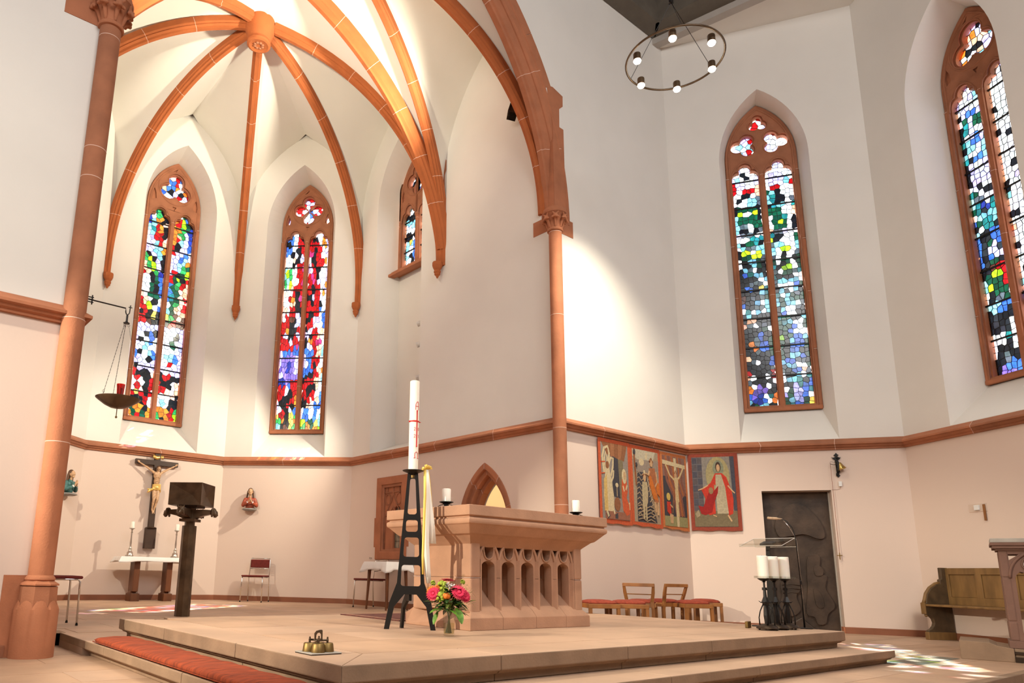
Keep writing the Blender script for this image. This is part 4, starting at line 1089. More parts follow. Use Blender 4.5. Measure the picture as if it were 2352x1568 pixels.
# ribbons hanging from the plate
def ribbon(name, pts, wd, m, parent, a, t=.001):
    bm = BM(); s = V(math.cos(a), math.sin(a), 0); rows = []
    for i, p in enumerate(pts):
        w_ = wd if not isinstance(wd, list) else wd[i]; p = V(*p); tw = s * math.cos(i * .12) + V(0, 0, 0); rows.append((bm.verts.new(p - tw * w_), bm.verts.new(p + tw * w_)))
    for q, r_ in zip(rows, rows[1:]): bm.faces.new((q[0], q[1], r_[1], r_[0]))
    o = obj(name, bm, m, parent, smooth='all', fix=False); s_ = o.modifiers.new('t', 'SOLIDIFY'); s_.thickness = t; return o
rb = thing('ribbon_bow', 'yellow and white satin ribbons tied at the candle plate and hanging down', 'ribbon', (sx + .078, sy - .072, ZP + H + .02))
A = math.radians(-30)
ribbon('white_ribbon', [(0, 0, 0), (.006, -.006, -.15), (.01, -.008, -.35), (.008, -.01, -.6), (.022, -.014, -.80), (.036, -.02, -.915)], [.02, .024, .026, .026, .026, .024], 'ribbon_w', rb, A)
ribbon('white_ribbon', [(.01, .002, 0), (.025, -.01, -.2), (.05, -.02, -.42), (.062, -.03, -.60)], [.015, .02, .026, .03], 'ribbon_w', rb, A)
ribbon('yellow_ribbon', [(-.01, 0, 0), (-.012, -.008, -.2), (-.018, -.01, -.45), (-.026, -.012, -.7), (-.020, -.012, -.845)], .011, 'ribbon_y', rb, A)
ribbon('yellow_ribbon', [(.02, 0, 0), (.04, -.006, -.15), (.058, -.014, -.33), (.062, -.02, -.46)], .010, 'ribbon_y', rb, A)
bm = BM()
for k in range(6):
    a = k * 1.05; d = V(math.cos(a), math.sin(a) * .6, .35 + .5 * math.sin(a * 1.7)); tube(bm, [(0, 0, .01), d * .03 + V(0, 0, .01), d * .05 + V(.01, 0, .0), (0, 0, .005)], [.004, .012, .010, .004], 6)
part('bow', bm, 'ribbon_y', rb, 'all')

# ---------------------------------------------------------------- bouquet
vx, vy = 3.577, 4.067
vs_ = thing('vase', 'clear glass vase with cut stems on the step before the altar', 'vase', (vx, vy, ZP))
bm = BM(); lathe(bm, [(0, 0), (.036, 0), (.039, .004), (.046, .17), (.043, .17), (.036, .016), (0, .014)], 28, close=False); part('glass_wall', bm, 'clear', vs_, True)
bm = BM(); lathe(bm, [(0, .015), (.0355, .016), (.0395, .09), (0, .09)], 24); part('water', bm, 'water', vs_, True)
bq = thing('flower_bouquet', 'colourful bouquet of gerberas, a rose and green leaves in the glass vase', 'bouquet', (vx, vy, ZP + .02))
rg = random.Random(5)
for k in range(16):
    a = rg.uniform(0, 6.28); r0 = rg.uniform(.006, .028); bm = BM()
    tube(bm, [(r0 * math.cos(a + 2.4), r0 * math.sin(a + 2.4), 0), (.006 * math.cos(a), .006 * math.sin(a), .12), (.055 * math.cos(a), .055 * math.sin(a), .24)], .0028, 6); part('stem', bm, 'stem', bq, 'all')
def camdir(): return math.atan2(-vy, -vx)
VD = V(math.cos(camdir()), math.sin(camdir()), 0); VR = V(-VD.y, VD.x, 0)   # VD towards viewer, VR towards the left of the picture when negative
def flower_pos(l, u, f): return VR * l + VD * f + V(0, 0, u)
def petals(t, c, n, r, m, tilt, rings=2, name='flower_head'):
    q = tilt.to_track_quat('Z', 'Y').to_matrix().to_4x4(); q.translation = c; bm = BM()
    for g in range(rings):
        rr0 = r * (1 - .28 * g)
        for k in range(n):
            a = 2 * PI * (k + .5 * g) / n; d = V(math.cos(a), math.sin(a), 0); s = V(-math.sin(a), math.cos(a), 0); w_ = PI * rr0 / n * .9; zz = .006 * g
            v = [bm.verts.new(p) for p in (d * r * .15 + V(0, 0, zz), d * rr0 * .6 - s * w_ + V(0, 0, zz + .004), d * rr0 + V(0, 0, zz - .002 + .006 * g), d * rr0 * .6 + s * w_ + V(0, 0, zz + .004))]
            bm.faces.new(v)
    bmesh.ops.transform(bm, matrix=q, verts=bm.verts); o = part(name, bm, m, t, 'all'); s_ = o.modifiers.new('t', 'SOLIDIFY'); s_.thickness = .0015
    bm = BM(); sphere(bm, (0, 0, .006), (r * .22, r * .22, r * .14), 10, 6); bmesh.ops.transform(bm, matrix=q, verts=bm.verts); part('flower_centre', bm, m, o, 'all')
# picture-left is -VR if VR points right
sgn = 1
petals(bq, flower_pos(-.115, .275, .07), 20, .060, 'pink', VD + V(0, 0, .5) - VR * .4); petals(bq, flower_pos(-.135, .295, .02), 16, .045, 'orange', VD + V(0, 0, .6) - VR * .8)
petals(bq, flower_pos(.07, .29, .08), 22, .066, 'pink', VD + V(0, 0, .6) + VR * .35); petals(bq, flower_pos(.112, .265, .06), 20, .056, 'pink', VD + V(0, 0, .5) + VR * .7)
petals(bq, flower_pos(-.015, .372, -.01), 22, .062, 'crimson', V(0, 0, 1) + VD * .05)
petals(bq, flower_pos(-.085, .315, .03), 14, .032, 'orange', VD + V(0, 0, .7))
for l, u, f, r, m in ((-.05, .33, .04, .042, 'lime'), (-.062, .255, .085, .038, 'lime'), (-.03, .30, .05, .03, 'lime'), (.10, .365, -.02, .02, 'lime'), (-.12, .35, -.03, .02, 'lime')):
    bm = BM()
    for k in range(26):
        d = V(rg.gauss(0, 1), rg.gauss(0, 1), rg.gauss(0, 1)).normalized(); sphere(bm, flower_pos(l, u, f) + d * r * .72, r * .32, 6, 4)
    part('flower_head', bm, m, bq, 'all')
o = thing('x', None, None); bpy.data.objects.remove(o)
def rose(c, r, m):
    bm = BM()
    for g in range(4):
        n = 5; rr0 = r * (1 - .2 * g)
        for k in range(n):
            a = 2 * PI * (k + .37 * g) / n; d = V(math.cos(a), math.sin(a), 0)
            sphere(bm, (c + d * rr0 * .42 + V(0, 0, .006 * g)), (rr0 * .5, rr0 * .5, rr0 * .62), 8, 6)
    part('flower_head', bm, m, bq, 'all')
rose(flower_pos(-.02, .262, .10), .034, 'orange')
bm = BM()
for k in range(26): sphere(bm, flower_pos(.005 + rg.uniform(-.04, .035), .335 + rg.uniform(-.02, .02), .035 + rg.uniform(-.02, .02)), .0075, 6, 4)
part('blossom', bm, 'whiteflower', bq, 'all')
def leaf(c, d, L, w_, m, name='leaf'):
    d = d.normalized(); s = d.cross(V(0, 0, 1)); s = s.normalized() if s.length > .01 else V(1, 0, 0); nrm = s.cross(d); bm = BM(); rows = []
    for i in range(6):
        t = i / 5; ww = w_ * math.sin(PI * min(1, t * .92 + .04)) ** .8; p = c + d * L * t + V(0, 0, -.25 * L * t * t)
        rows.append([bm.verts.new(p - s * ww + nrm * ww * .25), bm.verts.new(p), bm.verts.new(p + s * ww + nrm * ww * .25)])
    for a, b in zip(rows, rows[1:]):
        for j in range(2): bm.faces.new((a[j], a[j + 1], b[j + 1], b[j]))
    o = obj(name, bm, m, bq, smooth='all', fix=False); return o
leaf(flower_pos(-.05, .17, .07), VR * -.75 + VD * .4 + V(0, 0, -.05), .10, .032, 'leaf'); leaf(flower_pos(-.03, .185, .08), VR * -.3 + VD * .5 + V(0, 0, .25), .085, .026, 'leaf')
leaf(flower_pos(.05, .18, .08), VR * .35 + VD * .5 + V(0, 0, -.7), .105, .034, 'leaf'); leaf(flower_pos(.03, .19, .08), VR * .9 + VD * .3 + V(0, 0, .5), .09, .028, 'leaf')
leaf(flower_pos(-.01, .17, .09), VR * .6 + VD * .5 + V(0, 0, -.15), .08, .024, 'leaf'); leaf(flower_pos(-.10, .21, .04), VR * -1 + V(0, 0, .35), .09, .026, 'leaf')
leaf(flower_pos(-.08, .15, .06), VR * -.4 + VD * .4 + V(0, 0, -.9), .08, .024, 'leaf'); leaf(flower_pos(.12, .21, .02), VR * 1 + V(0, 0, .6), .09, .022, 'leaf')
for k in range(150):
    a = rg.uniform(0, 6.28); e = rg.uniform(-.35, 1.0); d = V(math.cos(a), math.sin(a), e); st0 = V(math.cos(a) * .05, math.sin(a) * .05, .20 + rg.uniform(-.05, .09))
    leaf(st0, d, rg.uniform(.05, .11), rg.uniform(.008, .02), rg.choice(['leaf_dark', 'leaf_dark', 'leaf', 'stem']))
for l, u in ((.12, .33), (.14, .30), (.165, .26), (.17, .22), (-.14, .33), (.09, .39)):
    for k in range(7): leaf(flower_pos(l, u, 0) + V(rg.uniform(-.01, .01), 0, rg.uniform(-.02, .03)), VR * rg.uniform(-1, 1.4) + V(0, 0, rg.uniform(-.5, 1)), .035, .005, rg.choice(['stem', 'leaf', 'lime']))

# ---------------------------------------------------------------- altar bells
ab = thing('altar_bells', 'set of four small brass altar bells with a handle on a thin tray', 'bells', (2.135, 3.50, ZP), math.radians(0))
bm = BM(); box(bm, -.09, -.085, .004, .10, .095, .010); part('tray', bm, 'greystone', ab, bev=.002)
bm = BM(); box(bm, -.088, -.083, 0.0, .098, .093, .004); part('felt_foot', bm, 'iron', ab)
for k in range(4):
    a = -.75 * PI + k * PI / 2 + .22; x, y = .048 * math.cos(a) + .004, .048 * math.sin(a) + .004
    bm = BM(); lathe(bm, [(.038, .0105), (.0375, .014), (.032, .052), (.028, .056), (0, .058)], 28, (x, y, 0)); bl = part('bell', bm, 'brass_old', ab, True)
    bm = BM(); lathe(bm, [(0, .058), (.006, .058), (.006, .076), (.0045, .078), (.0045, .086), (.0, .088)], 10, (x, y, 0)); part('bell_screw', bm, 'bronze', bl)
bm = BM(); tube(bm, [(-.036, -.036, .070), (.044, .044, .070)], .0055, 8); tube(bm, [(-.034, .044, .070), (.042, -.036, .070)], .0055, 8); part('cross_yoke', bm, 'bronze', ab, 'all')
bm = BM(); A_ = [(-.022, .07), (-.024, .105), (-.014, .118), (.006, .124), (.018, .124), (.021, .118), (.022, .07)]; B_ = [(.013, .07), (.012, .10), (.004, .109), (-.006, .106), (-.012, .095), (-.014, .07)]
hh = plate('handle', A_ + B_, [], -.006, .006, 'bronze', ab, .002); hh.rotation_euler = (0, 0, -.6); bm.free()

# ---------------------------------------------------------------- bronze tabernacle on its pillar
tb = thing('tabernacle', 'dark bronze box with faceted faces on a tall octagonal pillar with four beast heads', 'tabernacle', (3.445, 8.88, ZA), PI / 4)
bm = BM(); frustum(bm, .092, 0, .088, 1.10, 8); part('pillar', bm, 'bronze', tb)
bm = BM(); frustum(bm, .062, 1.10, .062, 1.15, 8); box(bm, -.10, -.10, 1.15, .10, .10, 1.185); frustum(bm, .075, 1.185, .065, 1.335, 8); part('neck', bm, 'bronze', tb)
hb = .212
def facet_box():
    bm = BM(); z0, z1 = 1.345, 1.625; P = {}
    c = [bm.verts.new((x * hb, y * hb, z)) for z in (z0, z1) for x, y in ((-1, -1), (1, -1), (1, 1), (-1, 1))]
    bm.faces.new(c[:4][::-1]); bm.faces.new(c[4:])
    for i in range(4):
        j = (i + 1) % 4; n = Vector(((c[i].co.x + c[j].co.x) / 2, (c[i].co.y + c[j].co.y) / 2, 0)).normalized()
        e = (c[j].co - c[i].co).normalized(); m = bm.verts.new(Vector((n.x, n.y, 0)) * (hb - .045) + e * .07 + Vector((0, 0, z0 + .13)))
        for a, b in ((c[i], c[j]), (c[j], c[4 + j]), (c[4 + j], c[4 + i]), (c[4 + i], c[i])): bm.faces.new((a, b, m))
    return bm
part('faceted_box', facet_box(), 'bronze', tb)
bm = BM(); box(bm, -.13, -.13, 1.325, .13, .13, 1.345); part('base_plate', bm, 'bronze_dark', tb)
for k in range(4):
    a = k * PI / 2 + PI / 4 * 0; d = V(math.cos(a), math.sin(a), 0); s = V(-math.sin(a), math.cos(a), 0)
    bm = BM(); rows = []
    for r_, z0, z1, w_ in ((.05, 1.175, 1.30, .045), (.17, 1.225, 1.305, .04), (.27, 1.245, 1.30, .03)):
        rows.append([bm.verts.new(d * r_ + s * q * w_ + V(0, 0, zz)) for q, zz in ((-1, z0), (1, z0), (1, z1), (-1, z1))])
    for p, q in zip(rows, rows[1:]):
        for i in range(4): bm.faces.new((p[i], p[(i + 1) % 4], q[(i + 1) % 4], q[i]))
    bm.faces.new(rows[0][::-1]); bm.faces.new(rows[-1]); arm = part('arm', bm, 'bronze', tb)
    c = d * .30 + V(0, 0, 1.275); L = []
    L += [('e', tuple(c), (.042, .042, .048)), ('c', c + V(0, 0, .02), .035, c + d * .03 + V(0, 0, -.03), .03), ('c', c + d * .03 + V(0, 0, -.015), .02, c + d * .055 + V(0, 0, -.04), .012)]
    if k % 2 == 0:
        for q in (-1, 1): L += [('c', c + s * q * .03 + V(0, 0, .03), .016, c + s * q * .04 + d * -.01 + V(0, 0, .06), .006), ('c', c + s * q * .035, .018, c + s * q * .045 - V(0, 0, .05), .012), ('e', tuple(c + s * q * .015 + d * .042 + V(0, 0, .01)), (.008, .008, .008))]
        L += [('c', c + d * .04 + V(0, 0, .035), .014, c + d * .06 + V(0, 0, .03), .006), ('c', c + d * .03 - V(0, 0, .045), .012, c + d * .065 - V(0, 0, .06), .006)]
    else:
        for q in (-1, 1): L += [('c', c + s * q * .036 + V(0, 0, .03), .018, c + s * q * .04 - V(0, 0, .055), .014), ('e', tuple(c + s * q * .014 + d * .048 + V(0, 0, .008)), (.007, .007, .007))]
        L += [('c', c + d * .045 + V(0, 0, .005), .009, c + d * .056 - V(0, 0, .015), .008), ('e', tuple(c + d * .03 - V(0, 0, .05)), (.022, .022, .02))]
    blob('beast_head', L, 'bronze', arm, .006)

# ---------------------------------------------------------------- tables
def cloth_table(name, label, cat, x0, y0, x1, y1, ztop, drop, seed, lblc, leg):
    t = thing(name, label, cat, ((x0 + x1) / 2, (y0 + y1) / 2, ZA)); hx, hy = (x1 - x0) / 2, (y1 - y0) / 2; H_ = ztop - ZA
    bm = BM(); box(bm, -hx + .02, -hy + .02, H_ - .03, hx - .02, hy - .02, H_ - .006); part('table_top', bm, 'wood_dark', t)
    leg(t, hx, hy, H_)
    cl = bpy.data.objects.new('x', None); bpy.data.objects.remove(cl)
    r2 = random.Random(seed); bm = BM(); n = 56; ring_ = []; per = []
    for i in range(n):
        f = i / n * 4; s_ = int(f); u = f - s_
        p = [(-hx + 2 * hx * u, -hy), (hx, -hy + 2 * hy * u), (hx - 2 * hx * u, hy), (-hx, hy - 2 * hy * u)][s_]; per.append(p)
    top_ = [bm.verts.new((p[0], p[1], H_)) for p in per]; bm.faces.new(top_)
    prev = top_
    for k in (1, 2, 3, 4):
        cur = []
        for i, p in enumerate(per):
            corner = min(i % (n // 4), (n // 4) - i % (n // 4)) ; cc = max(0, 1 - corner / 3)
            o_ = .004 + .006 * k * (1 + cc * 1.2) + .004 * math.sin(i * 1.3 + seed) * k / 2; L_ = math.hypot(*p)
            dz = drop * k / 4 * (1 + .35 * cc) + (.006 * math.sin(i * .9) if k == 4 else 0)
            nx = (1 if abs(p[0]) >= hx - 1e-6 else 0) * (1 if p[0] > 0 else -1); ny = (1 if abs(p[1]) >= hy - 1e-6 else 0) * (1 if p[1] > 0 else -1)
            cur.append(bm.verts.new((p[0] + nx * o_, p[1] + ny * o_, H_ - dz)))
        for i in range(n): bm.faces.new((prev[i], prev[(i + 1) % n], cur[(i + 1) % n], cur[i]))
        prev = cur
    o = obj('tablecloth', bm, 'white_cloth', None, smooth=True); o.location = t.location; tag(o, lblc, 'tablecloth')
    s_ = o.modifiers.new('t', 'SOLIDIFY'); s_.thickness = .003; s_.offset = 1
    return t
def trestle(t, hx, hy, H_):
    for s in (-1, 1):
        x = s * .285; bm = BM()
        box(bm, x - .05, -.12, .16, x + .05, .12, H_ - .03); part('leg', bm, 'wood_dark', t, bev=.008)
        bm = BM(); box(bm, x - .075, -.14, 0, x + .075, .14, .13); frustum(bm, .106, .13, .075, .17, 4, (x, 0)); part('foot', bm, 'wood_dark', t, bev=.006)
cloth_table('side_altar_table', 'dark wooden table with thick block legs under the crucifix', 'table', 3.80, 12.72, 4.98, 13.12, .862, .075, 2, 'white cloth over the table below the crucifix', trestle)
def tapered(t, hx, hy, H_):
    for a in (-1, 1):
        for b in (-1, 1):
            bm = BM(); rows = []
            for z_, w_, o_ in ((0, .011, 0), (H_ - .03, .022, -.03)):
                cx_, cy_ = a * (hx - .04) , b * (hy - .04); rows.append([bm.verts.new((cx_ + p * w_ + a * o_, cy_ + q * w_ + b * o_, z_)) for p, q in ((-1, -1), (1, -1), (1, 1), (-1, 1))])
            for i in range(4): bm.faces.new((rows[0][i], rows[0][(i + 1) % 4], rows[1][(i + 1) % 4], rows[1][i]))
            bm.faces.new(rows[0][::-1]); bm.faces.new(rows[1]); part('leg', bm, 'wood_dark', t)
cloth_table('credence_table', 'small wooden side table with tapered legs before the tall stone window', 'table', 6.86, 9.30, 7.36, 9.92, .868, .13, 5, 'white cloth over the small table with tapered legs', tapered)

def candlestick(x, y, zb, label, lc):
    t = thing('candlestick', label, 'candlestick', (x, y, zb), group='candlesticks below the crucifix')
    bm = BM(); lathe(bm, [(0, 0), (.062, 0), (.066, .01), (.05, .03), (.048, .07), (.03, .09), (.024, .11), (.034, .125), (.020, .14), (.014, .17), (.018, .24), (.012, .33), (.012, .40), (.022, .41), (.012, .42), (.014, .455), (.03, .47), (.046, .475), (.048, .482), (0, .482)], 20); part('turned_stem', bm, 'steel', t, True)
    for k in range(3): bm = BM(); a = k * 2.1 + .5; sphere(bm, (.062 * math.cos(a), .062 * math.sin(a), .012), .014, 8, 6); part('claw_foot', bm, 'steel', t, 'all')
    c = thing('candle', lc, 'candle', (x, y, zb + .482), group='candles below the crucifix'); bm = BM(); lathe(bm, [(0, 0), (.038, 0), (.038, .11), (.034, .116), (0, .11)], 20); part('wax_body', bm, 'wax', c, True)
    bm = BM(); tube(bm, [(0, 0, .108), (0, 0, .125)], .0012, 5); part('wick', bm, 'iron', c)
candlestick(3.99, 12.93, .868, 'silvery turned candlestick on the table end away from the bronze pillar', 'white candle on the free-standing silver candlestick below the crucifix')
candlestick(4.79, 12.93, .868, 'silvery turned candlestick half behind the bronze pillar', 'white candle half behind the bronze pillar below the crucifix')

# ---------------------------------------------------------------- chrome chairs
def chrome_chair(x, y, rz, label):
    """faces local -y"""
    t = thing('chrome_chair', label, 'chair', (x, y, ZA), rz, group='chrome chairs in the choir'); w_, d = .20, .20
    for s in (-1, 1):
        bm = BM(); tube(bm, [(s * w_, -d, 0), (s * w_ * .96, -d + .01, .42), (s * w_ * .95, -d + .03, .445), (s * w_ * .93, .13, .445)], .010, 8); part('front_leg', bm, 'chrome', t, 'all')
        bm = BM(); tube(bm, [(s * w_, d + .02, 0), (s * w_ * .97, d - .01, .44), (s * w_ * .93, d + .03, .76), (s * w_ * .88, d + .035, .785)], .010, 8); part('back_leg', bm, 'chrome', t, 'all')
        for y_ in (-d, d + .02): bm = BM(); lathe(bm, [(0, 0), (.013, 0), (.012, .02), (0, .02)], 8, (s * w_, y_, 0)); part('rubber_foot', bm, 'iron', t)
    bm = BM(); tube(bm, [(-w_ * .88, d + .035, .785), (w_ * .88, d + .035, .785)], .010, 8); tube(bm, [(-w_ * .95, d + .012, .60), (w_ * .95, d + .012, .60)], .008, 8); tube(bm, [(-w_ * .95, .12, .44), (w_ * .95, .12, .44)], .008, 8); part('crossbar', bm, 'chrome', t, 'all')
    bm = BM(); box(bm, -.205, -.215, .448, .205, .175, .478); part('seat', bm, 'redfab', t, bev=.014, seg=3)
    bm = BM(); box(bm, -.185, d + .012, .615, .185, d + .036, .765); part('backrest', bm, 'redfab', t, bev=.012, seg=3)
    return t
chrome_chair(6.15, 12.40, -PI / 4, 'chrome chair with burgundy pads standing free by the choir wall')
chrome_chair(7.22, 10.24, -PI / 2, 'chrome chair with burgundy pads partly behind the small table')
chrome_chair(1.76, 7.99, PI / 2, 'chrome chair with burgundy seat half hidden by the scalloped pier')

# ---------------------------------------------------------------- wooden chairs and stools along the wall
def stool(x, y, rz, label, back=False):
    nm = 'low_chair' if back else 'stool'
    t = thing(nm, label, 'chair' if back else 'stool', (x, y, 0), rz, group='low wooden chairs by the tapestries' if back else 'upholstered stools by the tapestries'); w_ = .185; h = .385
    for sx_ in (-1, 1):
        for sy_ in (-1, 1):
            if back and sy_ < 0: continue
            bm = BM(); rows = []
            for z_, k in ((0, 1.0), (h, .985)): rows.append([bm.verts.new((sx_ * w_ * k + p * .019, sy_ * w_ * k + q * .019, z_)) for p, q in ((-1, -1), (1, -1), (1, 1), (-1, 1))])
            for i in range(4): bm.faces.new((rows[0][i], rows[0][(i + 1) % 4], rows[1][(i + 1) % 4], rows[1][i]))
            bm.faces.new(rows[0][::-1]); bm.faces.new(rows[1]); part('leg', bm, 'wood', t)
    bm = BM(); box(bm, -w_ - .02, -w_ - .02, h - .055, w_ + .02, w_ + .02, h); part('seat_frame', bm, 'wood', t, bev=.006)
    bm = BM(); rows = []
    for z_, k in ((h - .002, .97), (h + .014, 1.0), (h + .034, .86), (h + .046, .6), (h + .050, .3)):
        rows.append([bm.verts.new(((w_ + .012) * k * math.copysign(abs(math.cos(a)) ** .45, math.cos(a)), (w_ + .012) * k * math.copysign(abs(math.sin(a)) ** .45, math.sin(a)), z_)) for a in [2 * PI * i / 24 for i in range(24)]])
    for a, b in zip(rows, rows[1:]):
        for i in range(24): bm.faces.new((a[i], a[(i + 1) % 24], b[(i + 1) % 24], b[i]))
    bm.faces.new(rows[0][::-1]); bm.faces.new(rows[-1]); part('cushion', bm, 'seatred', t, 'all')
    if back:
        for s in (-1, 1):
            pts = [(s * .165, -.195, 0), (s * .170, -.20, .30), (s * .160, -.205, .40), (s * .180, -.245, .52), (s * .190, -.285, .635)]; bm = BM(); rows = []
            for p, w2 in zip(pts, (.019, .021, .023, .022, .017)): rows.append([bm.verts.new((p[0] + q * w2, p[1] + r_ * .016, p[2])) for q, r_ in ((-1, -1), (1, -1), (1, 1), (-1, 1))])
            for a, b in zip(rows, rows[1:]):
                for i in range(4): bm.faces.new((a[i], a[(i + 1) % 4], b[(i + 1) % 4], b[i]))
            bm.faces.new(rows[0][::-1]); bm.faces.new(rows[-1]); part('back_post', bm, 'wood', t, bev=.004)
        bm = BM(); box(bm, -.205, -.298, .60, .205, -.268, .645); part('top_rail', bm, 'wood', t, bev=.005)
        bm = BM(); tube(bm, [(-.18, -.238, .50), (.18, -.238, .50)], .008, 6); part('thin_rail', bm, 'wood', t)
    return t
stool(7.74, 5.93, math.radians(-30), 'rust-cushioned wooden stool nearest the altar')
stool(8.18, 5.80, math.radians(-38), 'rust-cushioned wooden stool second from the altar, its corner leg forward')
stool(8.78, 6.02, math.radians(-60), 'low-backed wooden chair among the stools, the one nearer the altar', True)
stool(9.40, 6.09, math.radians(-14), 'low-backed wooden chair among the stools, the one nearer the room corner', True)
stool(9.44, 5.66, math.radians(-30), 'rust-cushioned wooden stool beside the low-backed chairs on the corner side')
stool(10.33, 5.98, math.radians(-48), 'rust-cushioned wooden stool at the end of the row below the dark tapestry')

# ---------------------------------------------------------------- rug, kneeler, grate
rg_ = thing('rug', 'dark red patterned rug lying on the platform behind the altar', 'rug', (4.95, 5.93, ZP))
bm = BM(); box(bm, -.78, -.50, 0, .78, .50, .008); part('rug_field', bm, 'rug', rg_)
for a, b, c, d in ((-.74, -.46, .74, -.445), (-.74, .445, .74, .46), (-.74, -.46, -.725, .46), (.725, -.46, .74, .46), (-.70, -.42, .70, -.414), (-.70, -.42, -.694, .42)):
    bm = BM(); box(bm, a, b, .008, c, d, .0095); part('rug_border', bm, 'rug_line', rg_)
kn = thing('kneeler_cushion', 'long rust orange velvet kneeling cushion on the lower step', 'cushion', (1.80, 4.55, ZA))
bm = BM(); ny = 60; nx = 8; rows = []; kr = random.Random(3)
for i in range(ny + 1):
    y = -1.5 + 3.0 * i / ny; row = []
    for j in range(nx * 2 + 2):
        pass
    e = min(1, min(i, ny - i) / 2.5) ** .5; ring_ = []
    for j in range(20):
        a = 2 * PI * j / 20; cx = math.copysign(abs(math.cos(a)) ** .5, math.cos(a)); sz = math.copysign(abs(math.sin(a)) ** .7, math.sin(a))
        wr = .0025 * math.sin(y * 23 + cx * 5) + .002 * math.sin(y * 9 - cx * 9 + 1) + kr.uniform(-.0006, .0006)
        ring_.append(bm.verts.new((cx * .150 * (.9 + .1 * e), y, .026 + (sz * .026 * (.35 + .65 * e)) + (wr if sz > 0 else 0))))
    rows.append(ring_)
for a, b in zip(rows, rows[1:]):
    for j in range(20): bm.faces.new((a[j], a[(j + 1) % 20], b[(j + 1) % 20], b[j]))
bm.faces.new(rows[0][::-1]); bm.faces.new(rows[-1]); part('velvet_cover', bm, 'orangefab', kn, 'all')
bm = BM(); tube(bm, [(-.15, -1.48, .014), (-.15, 1.48, .014)], .004, 6); part('piping', bm, 'orangefab', kn, 'all')
gt = thing('floor_grate', 'perforated grey metal heating grate let into the stone floor', 'grate', (8.36, 2.665, 0))
bm = BM(); box(bm, -.66, -.125, -.004, .66, .125, .0005); part('dark_pan', bm, 'dark', gt)
bm = BM()
for i in range(67): box(bm, -.66 + i * .02 - .0045, -.125, .0005, -.66 + i * .02 + .0045, .125, .003)
for i in range(13): box(bm, -.66, -.125 + i * .0208 - .0045, .0006, .66, -.125 + i * .0208 + .0045, .0032)
tag(part('lattice', bm, 'grate', gt), kind='stuff')

# ---------------------------------------------------------------- sanctuary lamp
sl = thing('sanctuary_lamp', 'hanging brass bowl lamp with a red glass on three chains from an iron bracket', 'hanging lamp', (1.36, 6.34, 2.96), math.radians(-4))
bm = BM(); tube(bm, [(-.06, 0, 0.0), (.335, 0, -.015), (.338, 0, -.05)], .006, 6); part('bracket_arm', bm, 'iron', sl)
bm = BM()
for z_ in (-.022, 0.002, .022): tube(bm, [(-.06, 0, z_), (.065 if z_ else .1, 0, z_ - .003)], .005, 6)
tube(bm, [(.052, 0, -.045), (.052, 0, .04)], .006, 6); part('wall_prongs', bm, 'iron', sl)
bm = BM(); tube(bm, [(.338, 0, -.05), (.345, 0, -.068), (.358, 0, -.072), (.370, 0, -.055), (.374, 0, .02)], .005, 6); tube(bm, [(.358, 0, .0), (.390, 0, .0)], .004, 6); part('hook', bm, 'iron', sl)
bm = BM(); lathe(bm, [(0, -.155), (.026, -.155), (.028, -.148), (.012, -.142), (.009, -.13), (.009, -.075), (0, -.07)], 14, (.355, 0, 0)); part('chain_cap', bm, 'iron', sl, True)
hx_, hz = .355, -.845
bm = BM(); prof = [(0, hz - .085), (.06, hz - .075), (.11, hz - .052), (.155, hz - .02), (.182, hz + .0), (.186, hz + .006), (.178, hz + .004), (.15, hz - .012), (.10, hz - .044), (.0, hz - .076)]
lathe(bm, prof, 40, (hx_, 0, 0), close=False); bowl = part('bowl', bm, 'bronze', sl, True)
bm = BM(); lathe(bm, [(0, hz - .17), (.009, hz - .165), (.010, hz - .155), (.004, hz - .148), (.0035, hz - .08), (0, hz - .08)], 10, (hx_, 0, 0)); part('drop_knob', bm, 'brass_old', sl, True)
bm = BM(); lathe(bm, [(0, hz + .0), (.022, hz + .0), (.022, hz + .014), (.03, hz + .02), (.026, hz + .03), (.016, hz + .04), (.01, hz + .055), (0, hz + .055)], 16, (hx_, 0, 0)); part('glass_holder', bm, 'brass_old', sl)
bm = BM(); lathe(bm, [(0, hz + .03), (.027, hz + .03), (.031, hz + .10), (.035, hz + .135), (.033, hz + .135), (.029, hz + .10), (.025, hz + .034), (0, hz + .034)], 24, (hx_ + .012, 0, 0), close=False); part('red_glass', bm, 'redglass', sl, True)
bm = BM(); lathe(bm, [(0, hz + .034), (.018, hz + .036), (.019, hz + .10), (0, hz + .10)], 16, (hx_ + .012, 0, 0)); part('candle_insert', bm, 'redwax', sl, True)
